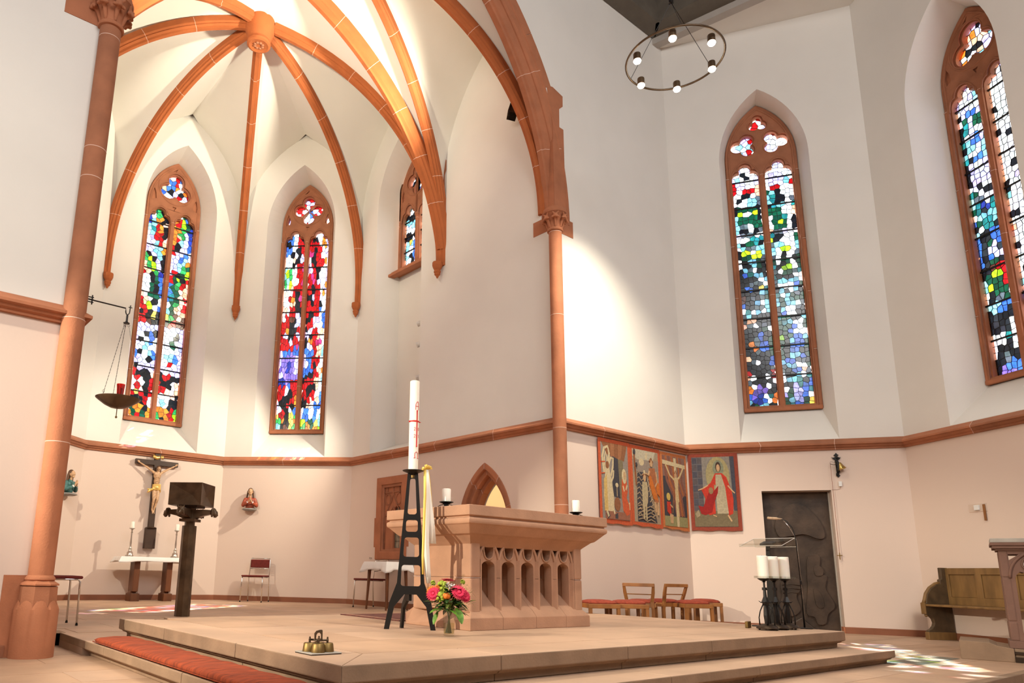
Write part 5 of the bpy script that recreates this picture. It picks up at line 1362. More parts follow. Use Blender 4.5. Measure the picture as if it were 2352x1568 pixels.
for k in range(3):
    a = math.radians(215 + 120 * k); top_ = V(hx_ + .02 * math.cos(a), .02 * math.sin(a), -.16); bot = V(hx_ + .175 * math.cos(a), .175 * math.sin(a), hz + .01)
    bm = BM(); n = 44
    for i in range(n):
        p = top_.lerp(bot, (i + .5) / n); dd = (bot - top_).normalized(); s = dd.cross(V(0, 0, 1) if i % 2 else V(1, 0, .2)).normalized(); L_ = (bot - top_).length / n * .62
        tube(bm, [p - dd * L_ + s * .002, p + dd * L_ + s * .002, p + dd * L_ - s * .002, p - dd * L_ - s * .002], .0011, 4, True)
    part('chain', bm, 'iron', sl)
    for p, r_ in ((top_ + V(0, 0, -.012), .011), (bot + V(0, 0, .02), .011)):
        bm = BM(); s = (bot - top_).normalized().cross(V(math.cos(a), math.sin(a), 0)).normalized()
        e2_ = V(math.cos(a), math.sin(a), 0).cross(s) if False else V(0, 0, 1)
        tube(bm, [p + V(math.cos(a), math.sin(a), 0) * r_ * math.cos(t) + V(0, 0, 1) * r_ * math.sin(t) for t in [2 * PI * i / 12 for i in range(12)]], .0014, 5, True); part('chain_ring', bm, 'iron', sl)
def frame_thing(name, label, cat, p, e, along, z, off=0, group=None, kind=None):
    """thing on a wall: local x along the wall, -y into the room"""
    n = Vector((-e[1], e[0])); q = Vector(p) + Vector(e) * along - n * off
    return thing(name, label, cat, (q.x, q.y, z), rz_of(e), group, kind)
# ---------------------------------------------------------------- crucifix
cf = frame_thing('crucifix', 'carved crucifix with a gilded loincloth on a tall dark cross above the side table', 'crucifix', c01, e1, 4.43 - c01.x, 1.02, .055)
Z0 = 1.02
bm = BM(); box(bm, -.095, -.05, 0, .095, .05, .37); frustum(bm, .13, .37, .085, .39, 4); part('cross_foot', bm, 'crosswood', cf, bev=.006)
bm = BM(); box(bm, -.052, -.035, .39, .052, .035, 1.735); part('cross_upright', bm, 'crosswood', cf, bev=.004)
bm = BM(); box(bm, -.395, -.034, 1.52, .395, .034, 1.61); part('cross_beam', bm, 'crosswood', cf, bev=.004)
bm = BM(); rows = []
for i in range(9):
    x = -.10 + .2 * i / 8; rows.append([bm.verts.new((x, -.045 - .012 * math.sin(i * .8), zz)) for zz in (1.635 + .012 * math.cos(i), 1.70 + .012 * math.cos(i))])
for a, b in zip(rows, rows[1:]): bm.faces.new((a[0], b[0], b[1], a[1]))
o = part('title_scroll', bm, 'gold', cf, 'all'); s_ = o.modifiers.new('t', 'SOLIDIFY'); s_.thickness = .006
def hand(c, s, up):
    L = [('e', tuple(c), (.017, .010, .02))]
    for k in range(4): d = V(s * (.006 + .004 * k), -.004, .022 - .006 * k); L.append(('c', c + d * .4, .0055, c + d * 1.3 + V(s * .010, -.006, 0), .0042))
    L.append(('c', c, .006, c + V(-s * .006, -.01, .022), .0045)); return L
y = -.085; B_ = []
sh, hd, wst, kn_, ft = 1.40, 1.475, 1.03, .86, .655
B_ += [('e', (0, y, 1.33), (.070, .042, .085)), ('e', (0, y, 1.22), (.055, .036, .08)), ('e', (.002, y, 1.10), (.062, .040, .055)), ('e', (-.036, y - .022, 1.345), (.034, .02, .03)), ('e', (.036, y - .022, 1.345), (.034, .02, .03))]
for k in range(4):
    for s in (-1, 1): B_.append(('c', (s * .012, y - .040, 1.29 - k * .022), .006, (s * .055, y - .028, 1.275 - k * .024), .005))
B_ += [('c', (0, y, 1.38), .026, (.004, y - .01, 1.43), .022), ('e', (.010, y - .035, 1.452), (.030, .034, .042)), ('c', (.012, y - .06, 1.452), .006, (.013, y - .072, 1.442), .007), ('e', (.010, y - .052, 1.415), (.016, .016, .014)),
       ('e', (.0, y - .066, 1.459), (.006, .004, .004)), ('e', (.022, y - .066, 1.459), (.006, .004, .004)), ('e', (-.018, y - .03, 1.450), (.006, .008, .012)), ('e', (.040, y - .03, 1.450), (.006, .008, .012))]
for s in (-1, 1):
    B_ += [('c', (s * .062, y, 1.375), .026, (s * .185, y + .01, 1.455), .019), ('c', (s * .185, y + .01, 1.455), .019, (s * .325, y + .03, 1.535), .011)]
    B_ += hand(V(s * .345, y + .028, 1.55), s, 1)
    x = s * .034
    B_ += [('c', (x, y, 1.05), .040, (x * .95 - .004, y - .045, .88), .027), ('c', (x * .95 - .004, y - .045, .88), .026, (x * .55 - .02, y - .005, .70), .014), ('e', (x * .8 - .008, y - .02, .82), (.022, .026, .045)),
           ('c', (x * .55 - .02, y - .005, .70), .015, (x * .35 - .024, y - .04, .655), .011), ('c', (x * .35 - .024, y - .04, .66), .012, (x * .45 - .024, y - .055, .625), .009)]
body = blob('body', B_, 'skin', cf, .005)
hr = [('e', (.010, y - .018, 1.478), (.036, .036, .030)), ('c', (-.024, y - .02, 1.47), .014, (-.032, y - .03, 1.40), .010), ('c', (.042, y - .02, 1.47), .014, (.046, y - .018, 1.395), .010), ('c', (.01, y + .01, 1.47), .022, (0, y + .02, 1.39), .016)]
for k in range(9):
    a = 2 * PI * k / 9; hr.append(('c', (.010 + .036 * math.cos(a), y - .02 + .036 * math.sin(a), 1.482), .007, (.010 + .036 * math.cos(a + .8), y - .02 + .036 * math.sin(a + .8), 1.488), .006))
hr.append(('c', (.010, y - .056, 1.425), .012, (.010, y - .058, 1.398), .007))
blob('hair', hr, 'hair', cf, .0045)
lc_ = []
for k in range(9): zz = 1.055 + .012 * k; lc_.append(('c', (-.066, y - .01, zz + .01 * math.sin(k * 2)), .014, (.066, y - .014, zz + .012 * math.cos(k * 3)), .014)); lc_.append(('c', (-.06, y - .034, zz), .012, (.062, y - .036, zz + .008), .012))
lc_ += [('e', (0, y, 1.10), (.078, .052, .055)), ('c', (-.06, y - .03, 1.075), .02, (-.135, y - .02, 1.02), .022), ('c', (-.10, y - .03, 1.06), .02, (-.155, y - .01, 1.065), .012), ('c', (-.135, y - .02, 1.03), .018, (-.16, y - .02, 1.0), .008), ('c', (.06, y - .03, 1.12), .014, (.07, y - .02, 1.03), .018)]
blob('loincloth', lc_, 'gold', cf, .006)

# ---------------------------------------------------------------- praying busts
def bust(p, e, along, z, m, label, turn=0):
    t = frame_thing('praying_bust', label, 'sculpture', p, e, along, z, .09, group='praying busts on the choir walls'); q = t.rotation_euler; q.z += turn
    bm = BM(); lathe(bm, [(0, 0), (.10, 0), (.145, .02), (.14, .03), (.12, .045), (0, .05)], 8); part('ledge', bm, 'grey_paint', t)
    B = [('e', (0, 0, .10), (.085, .055, .08)), ('e', (0, 0, .19), (.105, .06, .065)), ('c', (-.085, 0, .215), .04, (-.125, -.02, .11), .038), ('c', (.085, 0, .215), .04, (.125, -.02, .11), .038),
         ('c', (-.125, -.03, .10), .036, (-.035, -.11, .155), .026), ('c', (.125, -.03, .10), .036, (.035, -.11, .155), .026), ('c', (0, 0, .23), .05, (0, -.005, .26), .032)]
    blob('robe', B, m, t, .008)
    F = [('c', (0, -.01, .25), .028, (0, -.02, .30), .024), ('e', (0, -.03, .365), (.044, .050, .062)), ('c', (0, -.07, .37), .008, (0, -.088, .352), .009), ('e', (0, -.06, .315), (.022, .02, .016)), ('e', (0, -.078, .330), (.014, .006, .004)),
         ('e', (-.018, -.076, .376), (.009, .006, .005)), ('e', (.018, -.076, .376), (.009, .006, .005)), ('e', (-.045, -.02, .36), (.007, .012, .016)), ('e', (.045, -.02, .36), (.007, .012, .016))]
    blob('head', F, 'skin', t, .005)
    for s in (-1, 1):
        Hn = [('c', (s * .030, -.115, .155), .016, (s * .008, -.135, .205), .015)]
        for k in range(4): Hn.append(('c', (s * .008, -.128 - .007 * k, .205), .0075, (s * .006, -.130 - .006 * k, .262 - .006 * abs(k - 1.5)), .0055))
        Hn.append(('c', (s * .012, -.118, .19), .007, (s * .008, -.112, .232), .005))
        blob('hand', Hn, 'skin', t, .004)
        bm = BM(); tube(bm, [(s * .048, -.10, .148), (s * .034, -.112, .160)], .026, 10); part('cuff', bm, 'white_cloth', t, 'all')
    Hr = [('e', (0, -.005, .385), (.052, .052, .058)), ('c', (-.045, 0, .37), .02, (-.065, .01, .24), .016), ('c', (.045, 0, .37), .02, (.065, .01, .24), .016), ('c', (0, .03, .36), .03, (0, .04, .22), .03)]
    blob('hair', Hr, 'hair', t, .006)
    return t
bust(c12, e2, .625, 1.80, 'robe_red', 'painted bust of a praying person in a red robe on a wall ledge', .35)
bust(c30, e0, 2.14, 1.83, 'robe_teal', 'painted bust of a praying person in a teal robe peeping out behind the tall pier', -.1)

# ---------------------------------------------------------------- tapestries
def tapestry(p, e, a0, a1, zt, zb, border, ground, shapes, label, off=.035, bw=.055, drop=0.0, tilt=0):
    t = frame_thing('tapestry', label, 'tapestry', p, e, (a0 + a1) / 2, 0, off, group='figured tapestries in the corner'); w_ = (a1 - a0) / 2
    outer = [(-w_, zt), (-w_, zb + drop)] + [(-w_ + 2 * w_ * i / 10, zb + drop * (1 - i / 10) + .008 * math.sin(i * 1.4)) for i in range(1, 10)] + [(w_, zb), (w_, zt)]
    plate('border_cloth', outer[::-1], [], -.002, .002, paint(border), t)
    g = plate('picture_field', [(-w_ + bw, zb + drop * .6 + bw * 1.1), (w_ - bw, zb + bw * 1.1), (w_ - bw, zt - bw), (-w_ + bw, zt - bw)], [], -.0035, -.002, paint(ground), t)
    x0, x1, z1, z0 = -w_ + bw, w_ - bw, zt - bw, zb + bw * 1.2; k = 0
    for col, pts in shapes:
        k += 1; P = [(x0 + (x1 - x0) * u, z1 - (z1 - z0) * v) for u, v in pts]
        a = sum(P[i][0] * P[(i + 1) % len(P)][1] - P[(i + 1) % len(P)][0] * P[i][1] for i in range(len(P)))
        if a < 0: P = P[::-1]
        try: plate('applique', P, [], -.0036 - .0004 * k, -.0034, paint(col), t)
        except Exception: pass
    return t
def line(pts, w_):
    """a thin strip polygon along a path"""
    L, R = [], []
    for i, p in enumerate(pts):
        a = pts[max(0, i - 1)]; b = pts[min(len(pts) - 1, i + 1)]; dx, dy = b[0] - a[0], b[1] - a[1]; n = math.hypot(dx, dy) or 1
        ww = w_ if not isinstance(w_, (list, tuple)) else w_[i]; L.append((p[0] - dy / n * ww, p[1] + dx / n * ww * .6)); R.append((p[0] + dy / n * ww, p[1] - dx / n * ww * .6))
    return L + R[::-1]
def oval(u, v, ru, rv, n=14): return [(u + ru * math.cos(2 * PI * i / n), v + rv * math.sin(2 * PI * i / n)) for i in range(n)]
OR = (.55, .095, .03); CRM = (.62, .50, .30); GRY = (.28, .235, .20); DK = (.05, .045, .055); BRN = (.26, .10, .04); RED = (.50, .035, .015); TAN = (.42, .30, .18); PCH = (.55, .34, .18); ORG = (.60, .16, .02)
ex = Vector((1, 0))
sh1 = [(BRN, [(0.02, 0), (.98, 0), (.85, .22), (.22, .16)]), ((.34, .14, .06), [(.35, 0), (.5, 0), (.48, .19), (.36, .18)]), ((.34, .14, .06), [(.65, 0), (.8, 0), (.72, .21), (.62, .2)]), (DK, [(.42, .17), (.62, .2), (.66, .72), (.38, .70)]), ((.20, .16, .09), [(.62, .2), (.80, .21), (.82, .70), (.66, .72)]),
       (CRM, line([(.10, .42), (.05, .2), (.12, .08), (.25, .05), (.30, .14), (.25, .3), (.2, .42)], .03)), (CRM, line([(.15, .40), (.12, .22), (.17, .13), (.22, .2), (.2, .36)], .02)), (CRM, line([(.28, .42), (.26, .3), (.35, .2), (.44, .2), (.42, .32), (.34, .44)], .025)),
       (BRN, oval(.22, .30, .06, .05)), (CRM, [(.16, .36), (.28, .36), (.36, .5), (.42, .7), (.42, .90), (.10, .90), (.06, .7), (.10, .5)]), ((.62, .42, .14), [(.08, .5), (.18, .42), (.2, .9), (.08, .9)]), (OR, line([(0, .27), (.14, .26)], .012)), (OR, line([(0, .42), (.12, .41)], .012)),
       (CRM, line([(.34, .52), (.42, .45), (.44, .36)], .02)), (BRN, oval(.54, .80, .11, .09)), (TAN, line([(.54, .70), (.54, .58), (.52, .54)], .01)), (CRM, oval(.54, .55, .05, .03)), ((.30, .12, .07), [(.1, .9), (.98, .9), (.98, 1), (.1, 1)]),
       (DK, [(.12, .93), (.2, .9), (.26, .96), (.18, 1)]), (DK, [(.44, .94), (.54, .91), (.54, .99), (.44, .99)]), (OR, [(.74, .46), (.90, .46), (.93, .62), (.88, .7), (1.0, .84), (.96, .92), (.86, .94), (.76, .88), (.72, .7), (.72, .56)]), (CRM, oval(.82, .42, .08, .10)), (PCH, oval(.83, .41, .045, .055)), (CRM, line([(.76, .55), (.80, .62)], .02)), (CRM, line([(.92, .53), (.86, .6)], .02)), (PCH, [(.96, .78), (1.0, .76), (1.0, .86), (.97, .86)]), (CRM, line([(.14, .9), (.2, .97)], .03)), (CRM, line([(.38, .88), (.42, .93)], .025))]
tapestry((0, YK), ex, 8.39, 9.14, 2.685, 1.46, OR, GRY, sh1, 'orange bordered tapestry with a winged figure before a kneeling one in red', drop=.005)
sh2 = [((.50, .44, .32), [(0, 0), (.9, 0), (.8, .13), (.5, .16), (.2, .14), (0, .1)]), ((.30, .24, .19), [(0, .15), (1, .12), (1, .36), (0, .32)]), (CRM, oval(.34, .17, .1, .05)), (CRM, line([(.55, .03), (.52, .12)], .03)), (DK, [(.17, .31), (.50, .31), (.62, .62), (.86, .99), (.12, .99), (.12, .7)])]
for k in range(9): v = .34 + .07 * k; sh2 += [(TAN, line([(.13, v), (.22, v - .03), (.30, v + .02), (.40, v - .02)], .010)), (TAN, line([(.50 + .02 * k, v + .02), (.56 + .03 * k, v - .02), (.60 + .03 * k, v + .03)], .010))]
for k in range(5): v = .78 + .045 * k; sh2.append((TAN, line([(.14, v), (.3, v - .02), (.45, v + .02), (.6, v - .01), (.76, v + .02)], .009)))
sh2 += [((.48, .38, .22), [(.34, .44), (.50, .44), (.53, .58), (.50, .72), (.46, .76), (.46, .96), (.42, .96), (.42, .78), (.38, .78), (.37, .95), (.33, .94), (.32, .74), (.32, .56)]), (PCH, oval(.42, .38, .05, .06)), (BRN, line([(.36, .36), (.42, .32), (.48, .36)], .015)), (CRM, [(.40, .33), (.44, .33), (.43, .28), (.41, .28)]),
        ((.38, .13, .05), [(.62, .24), (.82, .23), (.86, .36), (.84, .5), (.94, .70), (.80, .72), (.70, .56), (.58, .40)]), (ORG, [(.58, .36), (.66, .34), (.86, .60), (.90, .68), (.74, .66), (.62, .48)]), (ORG, [(.84, .38), (.98, .45), (.98, .62), (.88, .58)]), (PCH, oval(.70, .16, .05, .06)), (BRN, line([(.64, .15), (.70, .10), (.76, .16)], .02)), (PCH, line([(.62, .28), (.58, .34), (.46, .32)], .018)), (PCH, line([(.86, .28), (.90, .42), (.80, .49)], .02)), (PCH, line([(.80, .70), (.82, .84)], .02)), (PCH, line([(.90, .70), (.90, .88)], .02)), (BRN, line([(.05, .0), (.06, .2), (.10, .5)], .012)), (DK, oval(.06, .05, .03, .04)), (DK, oval(.12, .22, .03, .03))]
tapestry((0, YK), ex, 9.145, 9.92, 2.675, 1.455, OR, (.36, .27, .18), sh2, 'orange bordered tapestry with a figure standing in netted dark water', drop=.02)
sh3 = [(DK, [(0, .3), (.3, .3), (.42, .6), (.6, .7), (1, .5), (1, .86), (0, .86)])]
for k in range(7): sh3.append(((.38, .12, .04) if k % 2 else (.24, .09, .06), line([(.02 + .13 * k, -.0), (.10 + .12 * k, .15), (.16 + .11 * k, .35), (.42 + .09 * k, .55), (.55 + .08 * k, .85)][: 4 if k > 4 else 5], .045 if k < 4 else .03)))
sh3 = [s for s in sh3]
sh3 += [((.30, .27, .12), [(0, .86), (1, .86), (1, 1), (0, 1)]), (CRM, [(.50, .02), (.60, .02), (.62, 1.0), (.52, 1.0)]), (CRM, [(.0, .07), (1.0, .10), (1.0, .155), (.0, .13)]), ((.62, .46, .24), line([(.12, .13), (.30, .28), (.50, .34)], .025)), ((.62, .46, .24), line([(.92, .14), (.74, .28), (.58, .34)], .025)), ((.62, .46, .24), [(.47, .31), (.66, .31), (.64, .48), (.66, .64), (.62, .66), (.64, .86), (.56, .86), (.54, .68), (.50, .62), (.52, .48)]), (PCH, oval(.55, .255, .05, .05)), (BRN, line([(.50, .25), (.55, .20), (.60, .25)], .015)),
        ((.60, .42, .10), oval(.19, .59, .075, .055)), (RED, [(.12, .66), (.27, .66), (.28, .82), (.20, .84), (.12, .80)]), (PCH, [(.22, .82), (.36, .84), (.34, .96), (.24, .96)]), (PCH, line([(.25, .70), (.36, .74)], .018)), (BRN, line([(.34, .82), (.40, .62), (.50, .45)], .008))]
for s in sh3:
    for i, q in enumerate(s[1]): s[1][i] = (min(1, max(0, q[0])), min(1, max(0, q[1])))
tapestry((0, YK), ex, 9.93, 10.655, 2.665, 1.45, (.55, .17, .05), (.24, .13, .10), sh3, 'tapestry with a pale cross before brown flames and a small child in red', drop=.03, bw=.05)
sh4 = [((.13, .12, .13), [(0, 0), (.24, 0), (.24, .80), (0, .80)])]
for i in range(8):
    for j in range(2): sh4.append((((.07, .065, .085), (.10, .08, .085))[(i + j) % 2], [(.01 + .12 * j, .01 + .10 * i), (.115 + .12 * j, .01 + .10 * i), (.115 + .12 * j, .095 + .10 * i), (.01 + .12 * j, .095 + .10 * i)]))
sh4 += [((.055, .055, .075), [(.90, 0), (1, 0), (1, .8), (.93, .8)]), ((.17, .13, .07), [(0, .78), (1, .78), (1, 1), (0, 1)]), ((.35, .29, .14), oval(.60, .28, .28, .28, 20)), ((.22, .23, .15), oval(.62, .17, .13, .12)), ((.06, .03, .02), oval(.62, .15, .065, .075)), (PCH, oval(.62, .165, .042, .055)),
        (RED, [(.54, .24), (.70, .24), (.80, .30), (.90, .50), (.93, .62), (.90, .82), (.80, .85), (.74, .5), (.50, .4), (.50, .82), (.36, .84), (.22, .78), (.28, .60), (.20, .48), (.42, .38)]), ((.42, .35, .23), [(.55, .26), (.68, .26), (.76, .45), (.80, .82), (.54, .82), (.53, .5)]), ((.30, .01, .008), [(.10, .70), (.22, .72), (.36, .52), (.48, .50), (.60, .42), (.58, .52), (.48, .66), (.42, .80), (.26, .84), (.16, .82)]),
        ((.28, .17, .08), oval(.42, .49, .055, .05)), (PCH, line([(.36, .41), (.22, .46), (.12, .48)], .015)), (PCH, line([(.82, .42), (.92, .50), (.97, .53)], .015)), ((.32, .25, .15), [(.02, .82), (.10, .76), (.14, .84), (.06, .88)]), (PCH, line([(.78, .84), (.86, .93)], .018)), (PCH, line([(.44, .84), (.52, .86)], .012))]
for s in sh4:
    for i, q in enumerate(s[1]): s[1][i] = (min(1, max(0, q[0])), min(1, max(0, q[1])))
tapestry(c5, dC, .03, .765, 2.70, 1.47, (.27, .045, .022), (.24, .21, .18), sh4, 'dark red bordered tapestry with a haloed woman in a red cloak by dark brickwork', bw=.055)

# ---------------------------------------------------------------- bronze door
dr = bpy.data.objects.new('door_1', None); C.objects.link(dr); set_frame(dr, c5 + dC * 1.55, dC); tag(dr, 'dark bronze relief door below the green stained glass window', 'door', kind='structure')
DW, DT = .475, 2.085
for a, b in (((-DW, -.02), (-DW, DT)), ):
    pass
bm = BM(); box(bm, -DW - .05, 0.001, 0, -DW, .30, DT + .05); box(bm, DW, .001, 0, DW + .05, .30, DT + .05); box(bm, -DW - .05, .001, DT, DW + .05, .30, DT + .05); part('door_reveal', bm, 'wall', dr)
bm = BM(); box(bm, -DW - .04, .22, 0, DW + .04, .26, DT + .03); part('door_leaf', bm, 'door', dr)
bm = BM(); box(bm, DW - .022, .18, 0, DW - .002, .225, DT - .01); part('steel_edge', bm, 'fascia', dr)
bm = BM(); box(bm, DW - .02, .002, 0, DW + .001, .20, .085); part('baseboard_end', bm, 'stone', dr)
def relief(name, pts, y0, y1, parent=dr):
    P = pts
    a = sum(P[i][0] * P[(i + 1) % len(P)][1] - P[(i + 1) % len(P)][0] * P[i][1] for i in range(len(P)))
    return plate(name, P if a > 0 else P[::-1], [], y0, y1, 'door', parent, .02, 3)
def smooth_pts(p, n=6):
    out = []
    for i in range(len(p)):
        a, b, c, d = [V(*p[(i + k - 1) % len(p)]) for k in range(4)]
        for t in range(n): t /= n; q = .5 * ((2 * b) + (c - a) * t + (2 * a - 5 * b + 4 * c - d) * t * t + (3 * b - a - 3 * c + d) * t ** 3); out.append((q.x, q.y))
    return out
relief('mushroom_relief', smooth_pts([(-.27, 1.40), (-.30, 1.62), (-.10, 1.88), (.12, 1.86), (.30, 1.64), (.36, 1.42), (.28, 1.36), (.08, 1.43), (-.12, 1.40)]), .165, .225)
relief('figure_relief', smooth_pts([(.10, 1.08), (.26, 1.10), (.24, .86), (.33, .80), (.30, .62), (.40, .38), (.30, .25), (.26, .12), (.16, .10), (.12, .20), (.02, .26), (.06, .60)]), .172, .225)
relief('figure_relief', smooth_pts([(.14, .62), (.22, .56), (.26, .38), (.20, .34), (.15, .40)]), .155, .19)
relief('figure_relief', smooth_pts([(.17, .95), (.24, .96), (.29, .90), (.27, .82), (.18, .82)]), .155, .19)
relief('figure_relief', smooth_pts([(-.28, .72), (-.06, .76), (-.02, .62), (-.10, .50), (-.06, .3), (-.2, .2), (-.34, .3), (-.3, .5)]), .172, .225)
for zz in (.54, .60, .66): bm = BM(); tube(bm, [(-.28, .17, zz), (-.16, .17, zz + .02), (-.04, .17, zz)], .008, 6); part('ridge', bm, 'door', dr, 'all')
relief('ground_relief', [(-.44, .02), (-.44, .10), (-.30, .14), (-.16, .13), (-.05, .20), (.02, .12), (.12, .04), (.2, .02)], .18, .225)

# ---------------------------------------------------------------- sacristy doorway in the side wall, room behind, small window
nd = bpy.data.objects.new('door_2', None); C.objects.link(nd); set_frame(nd, c23 + eA * dn, eA); tag(nd, 'pointed red stone doorway seen above the altar', 'doorway', kind='structure')
for (hw, hz0, hh_, y0, y1, bv) in ((.575, 1.42, .96, -.012, .06, .02), (.505, 1.42, .875, .05, .16, .02), (.45, 1.42, .80, .15, .30, .015)):
    inn = hw - .085
    o_l = [(hw, ZA)] + pointed(hw, hz0, hh_, 12) + [(-hw, ZA)]; i_l = [(inn, ZA)] + pointed(inn, hz0, hh_ - .10, 12) + [(-inn, ZA)]
    n = len(o_l); k3 = [0, 3, 8, 13, 18, 23, n - 1]; k3 = [0, 4, 9, 13, 17, 22, n - 1]
    for a, b in zip(k3, k3[1:]):
        P = o_l[a:b + 1] + i_l[a:b + 1][::-1]; plate('arch_stone', P, [], y0, y1, ('stone', 'stone2')[(a + b) % 2], nd, bv * .6)
    for k in k3[1:-1]:
        p, q = V(o_l[k][0], y0 - .001, o_l[k][1]), V(i_l[k][0], y0 - .001, i_l[k][1]); bm = BM(); tube(bm, [p, q], .003, 4); part('mortar_joint', bm, 'mortar', nd)
bm = BM(); P = pointed(.37, 1.42, .70, 12)
tube(bm, [(p[0], .29, p[1]) for p in P], .014, 6); part('grey_seal', bm, 'fascia', nd)
# the little room behind
sr = bpy.data.objects.new('wall_sacristy', None); C.objects.link(sr); tag(sr, kind='structure')
XS0, XS1, YS0, YS1 = XK + .30, 10.0, 6.62, 9.4
for nm, (a, b, c, d, e_, f) in dict(back=(XS1, YS0, 0, XS1 + .05, YS1, 2.75), side_a=(XS0, YS0 - .05, 0, XS1, YS0, 2.75), side_b=(XS0, YS1, 0, XS1, YS1 + .05, 2.75), room_floor=(XS0 - .25, YS0, .0, XS1, YS1, ZA), room_ceiling=(XS0 - .02, YS0, 2.72, XS1, YS1, 2.8)).items():
    bm = BM(); box(bm, a, b, c, d, e_, f); part(nm, bm, 'plaster_up', sr)
bm = BM(); box(bm, XK + .07, 8.32, 0, XS0 + .02, 8.42, 2.75); box(bm, XK + .07, 7.30, 0, XS0 + .02, 7.38, 2.75); box(bm, XK + .25, 8.36, 0, XS0 + .01, YS1, 2.75); box(bm, XK + .25, YS0, 0, XS0 + .01, 7.35, 2.75); part('partition', bm, 'plaster_up', sr)
light('sacristy_lamp', 'POINT', (9.2, 7.9, 2.45), 42, (1, .60, .26), size=.12)
cb = thing('drawer_cabinet', 'pale cabinet with drawers glimpsed through the pointed doorway', 'cabinet', (9.75, 7.35, ZA), 0)
bm = BM(); box(bm, -.25, -.35, 0, .2, .35, 2.05); part('cabinet_body', bm, 'plaster_up', cb, bev=.005)
for k in range(6):
    bm = BM(); box(bm, -.27, -.33, .1 + .31 * k, -.25, .33, .38 + .31 * k); d_ = part('drawer', bm, 'plaster_up', cb, bev=.004)
    bm = BM(); box(bm, -.285, -.10, .32 + .31 * k, -.27, .10, .34 + .31 * k); part('handle', bm, 'iron', d_)
bm = BM(); box(bm, -.272, .12, 1.78, -.2705, .2, 1.83); part('orange_label', bm, 'orange', cb)

# tall stone framed sacristy window
sw_ = bpy.data.objects.new('window_7', None); C.objects.link(sw_); set_frame(sw_, c23 + eA * sw, eA); tag(sw_, 'rectangular red stone window with blind tracery beside the altar', 'window', kind='structure')
hx = .45
frame_holes = [[(-.30, 1.06), (.30, 1.06), (.30, 2.24), (-.30, 2.24)]]
plate('outer_frame', [(-hx, .92), (hx, .92), (hx, 2.38), (-hx, 2.38)], frame_holes, -.022, .03, 'stone', sw_, .012)
for s in (-1, 1):
    x0, x1 = sorted((s * hx, s * (hx + .055))); bm = BM(); box(bm, x0, -.006, 1.14, x1, .02, 1.66); part('ear_stone', bm, 'stone', sw_)
plate('inner_frame', [(-.31, 1.05), (.31, 1.05), (.31, 2.25), (-.31, 2.25)], [[(-.25, 1.10), (.25, 1.10), (.25, 2.19), (-.25, 2.19)]], -.0, .07, 'stone2', sw_, .012)
# blind panel with ogee tracery, light with leaded panes on its right part
hl = [(.0, 1.12), (.225, 1.12), (.225, 1.72)] + [(.1125 + .1125 * math.cos(a), 1.72 + .13 * math.sin(a)) for a in [PI * k / 8 for k in range(1, 8)]] + [(0, 1.72)]
plate('blind_panel', [(-.26, 1.08), (.26, 1.08), (.26, 2.2), (-.26, 2.2)], [hl], .04, .09, 'stone', sw_, .006)
bm = BM()
def sym(p): return [(-x, z) for x, z in p]
og = [(-.23, 1.10), (-.23, 1.60), (-.22, 1.70), (-.15, 1.82), (-.06, 1.93), (-.01, 2.05), (0, 2.19)]
for pts in (og, sym(og), [(-.25, 2.10), (.25, 2.10)], [(-.18, 2.19), (-.18, 2.06)], [(.18, 2.19), (.18, 2.06)], [(-.2, 1.68), (-.14, 1.74), (-.10, 1.70), (-.04, 1.80), (0, 1.84)], sym([(-.2, 1.68), (-.14, 1.74), (-.10, 1.70), (-.04, 1.80), (0, 1.84)])):
    tube(bm, [(x, .032, z) for x, z in pts], .011, 6)
for s in (-1, 1): tube(bm, [(s * .155 + .075 * math.cos(a), .034, 1.975 + .095 * math.sin(a)) for a in [2 * PI * i / 18 for i in range(18)]], .009, 6, True)
part('blind_tracery', bm, 'stone2', sw_, 'all')
gl = bpy.data.objects.new('leaded_light', None); C.objects.link(gl); gl.parent = sw_
mg = mat('frosted_pane', (.40, .34, .25), .35, var=.2, scale=12)
for i in range(2):
    for j in range(5):
        bm = BM(); box(bm, -.02 + i * .125 + .003, .10, 1.09 + j * .15 + .003, -.02 + (i + 1) * .125 - .003, .106, 1.09 + (j + 1) * .15 - .003); part('pane', bm, mg, gl)
bm = BM()
for i in range(3): box(bm, -.02 + i * .125 - .003, .097, 1.09, -.02 + i * .125 + .003, .108, 1.85)
for j in range(6): box(bm, -.03, .097, 1.09 + j * .15 - .003, .24, .108, 1.09 + j * .15 + .003)
part('lead_came', bm, 'lead', gl)
bm = BM(); box(bm, -.32, .12, 1.0, .32, .14, 2.3); part('backing', bm, 'dark', sw_)
hk = frame_thing('wall_hook', 'small iron ring hook low on the side wall', 'hook', c23, eA, .76, .95, .03)
bm = BM(); tube(bm, [(0, .03, 0), (0, 0, 0), (.03, -.01, 0)], .004, 6); tube(bm, [(-.015 + .012 * math.cos(a), -.005, .012 * math.sin(a)) for a in [2 * PI * i / 12 for i in range(12)]], .003, 5, True); part('iron_ring', bm, 'iron', hk)

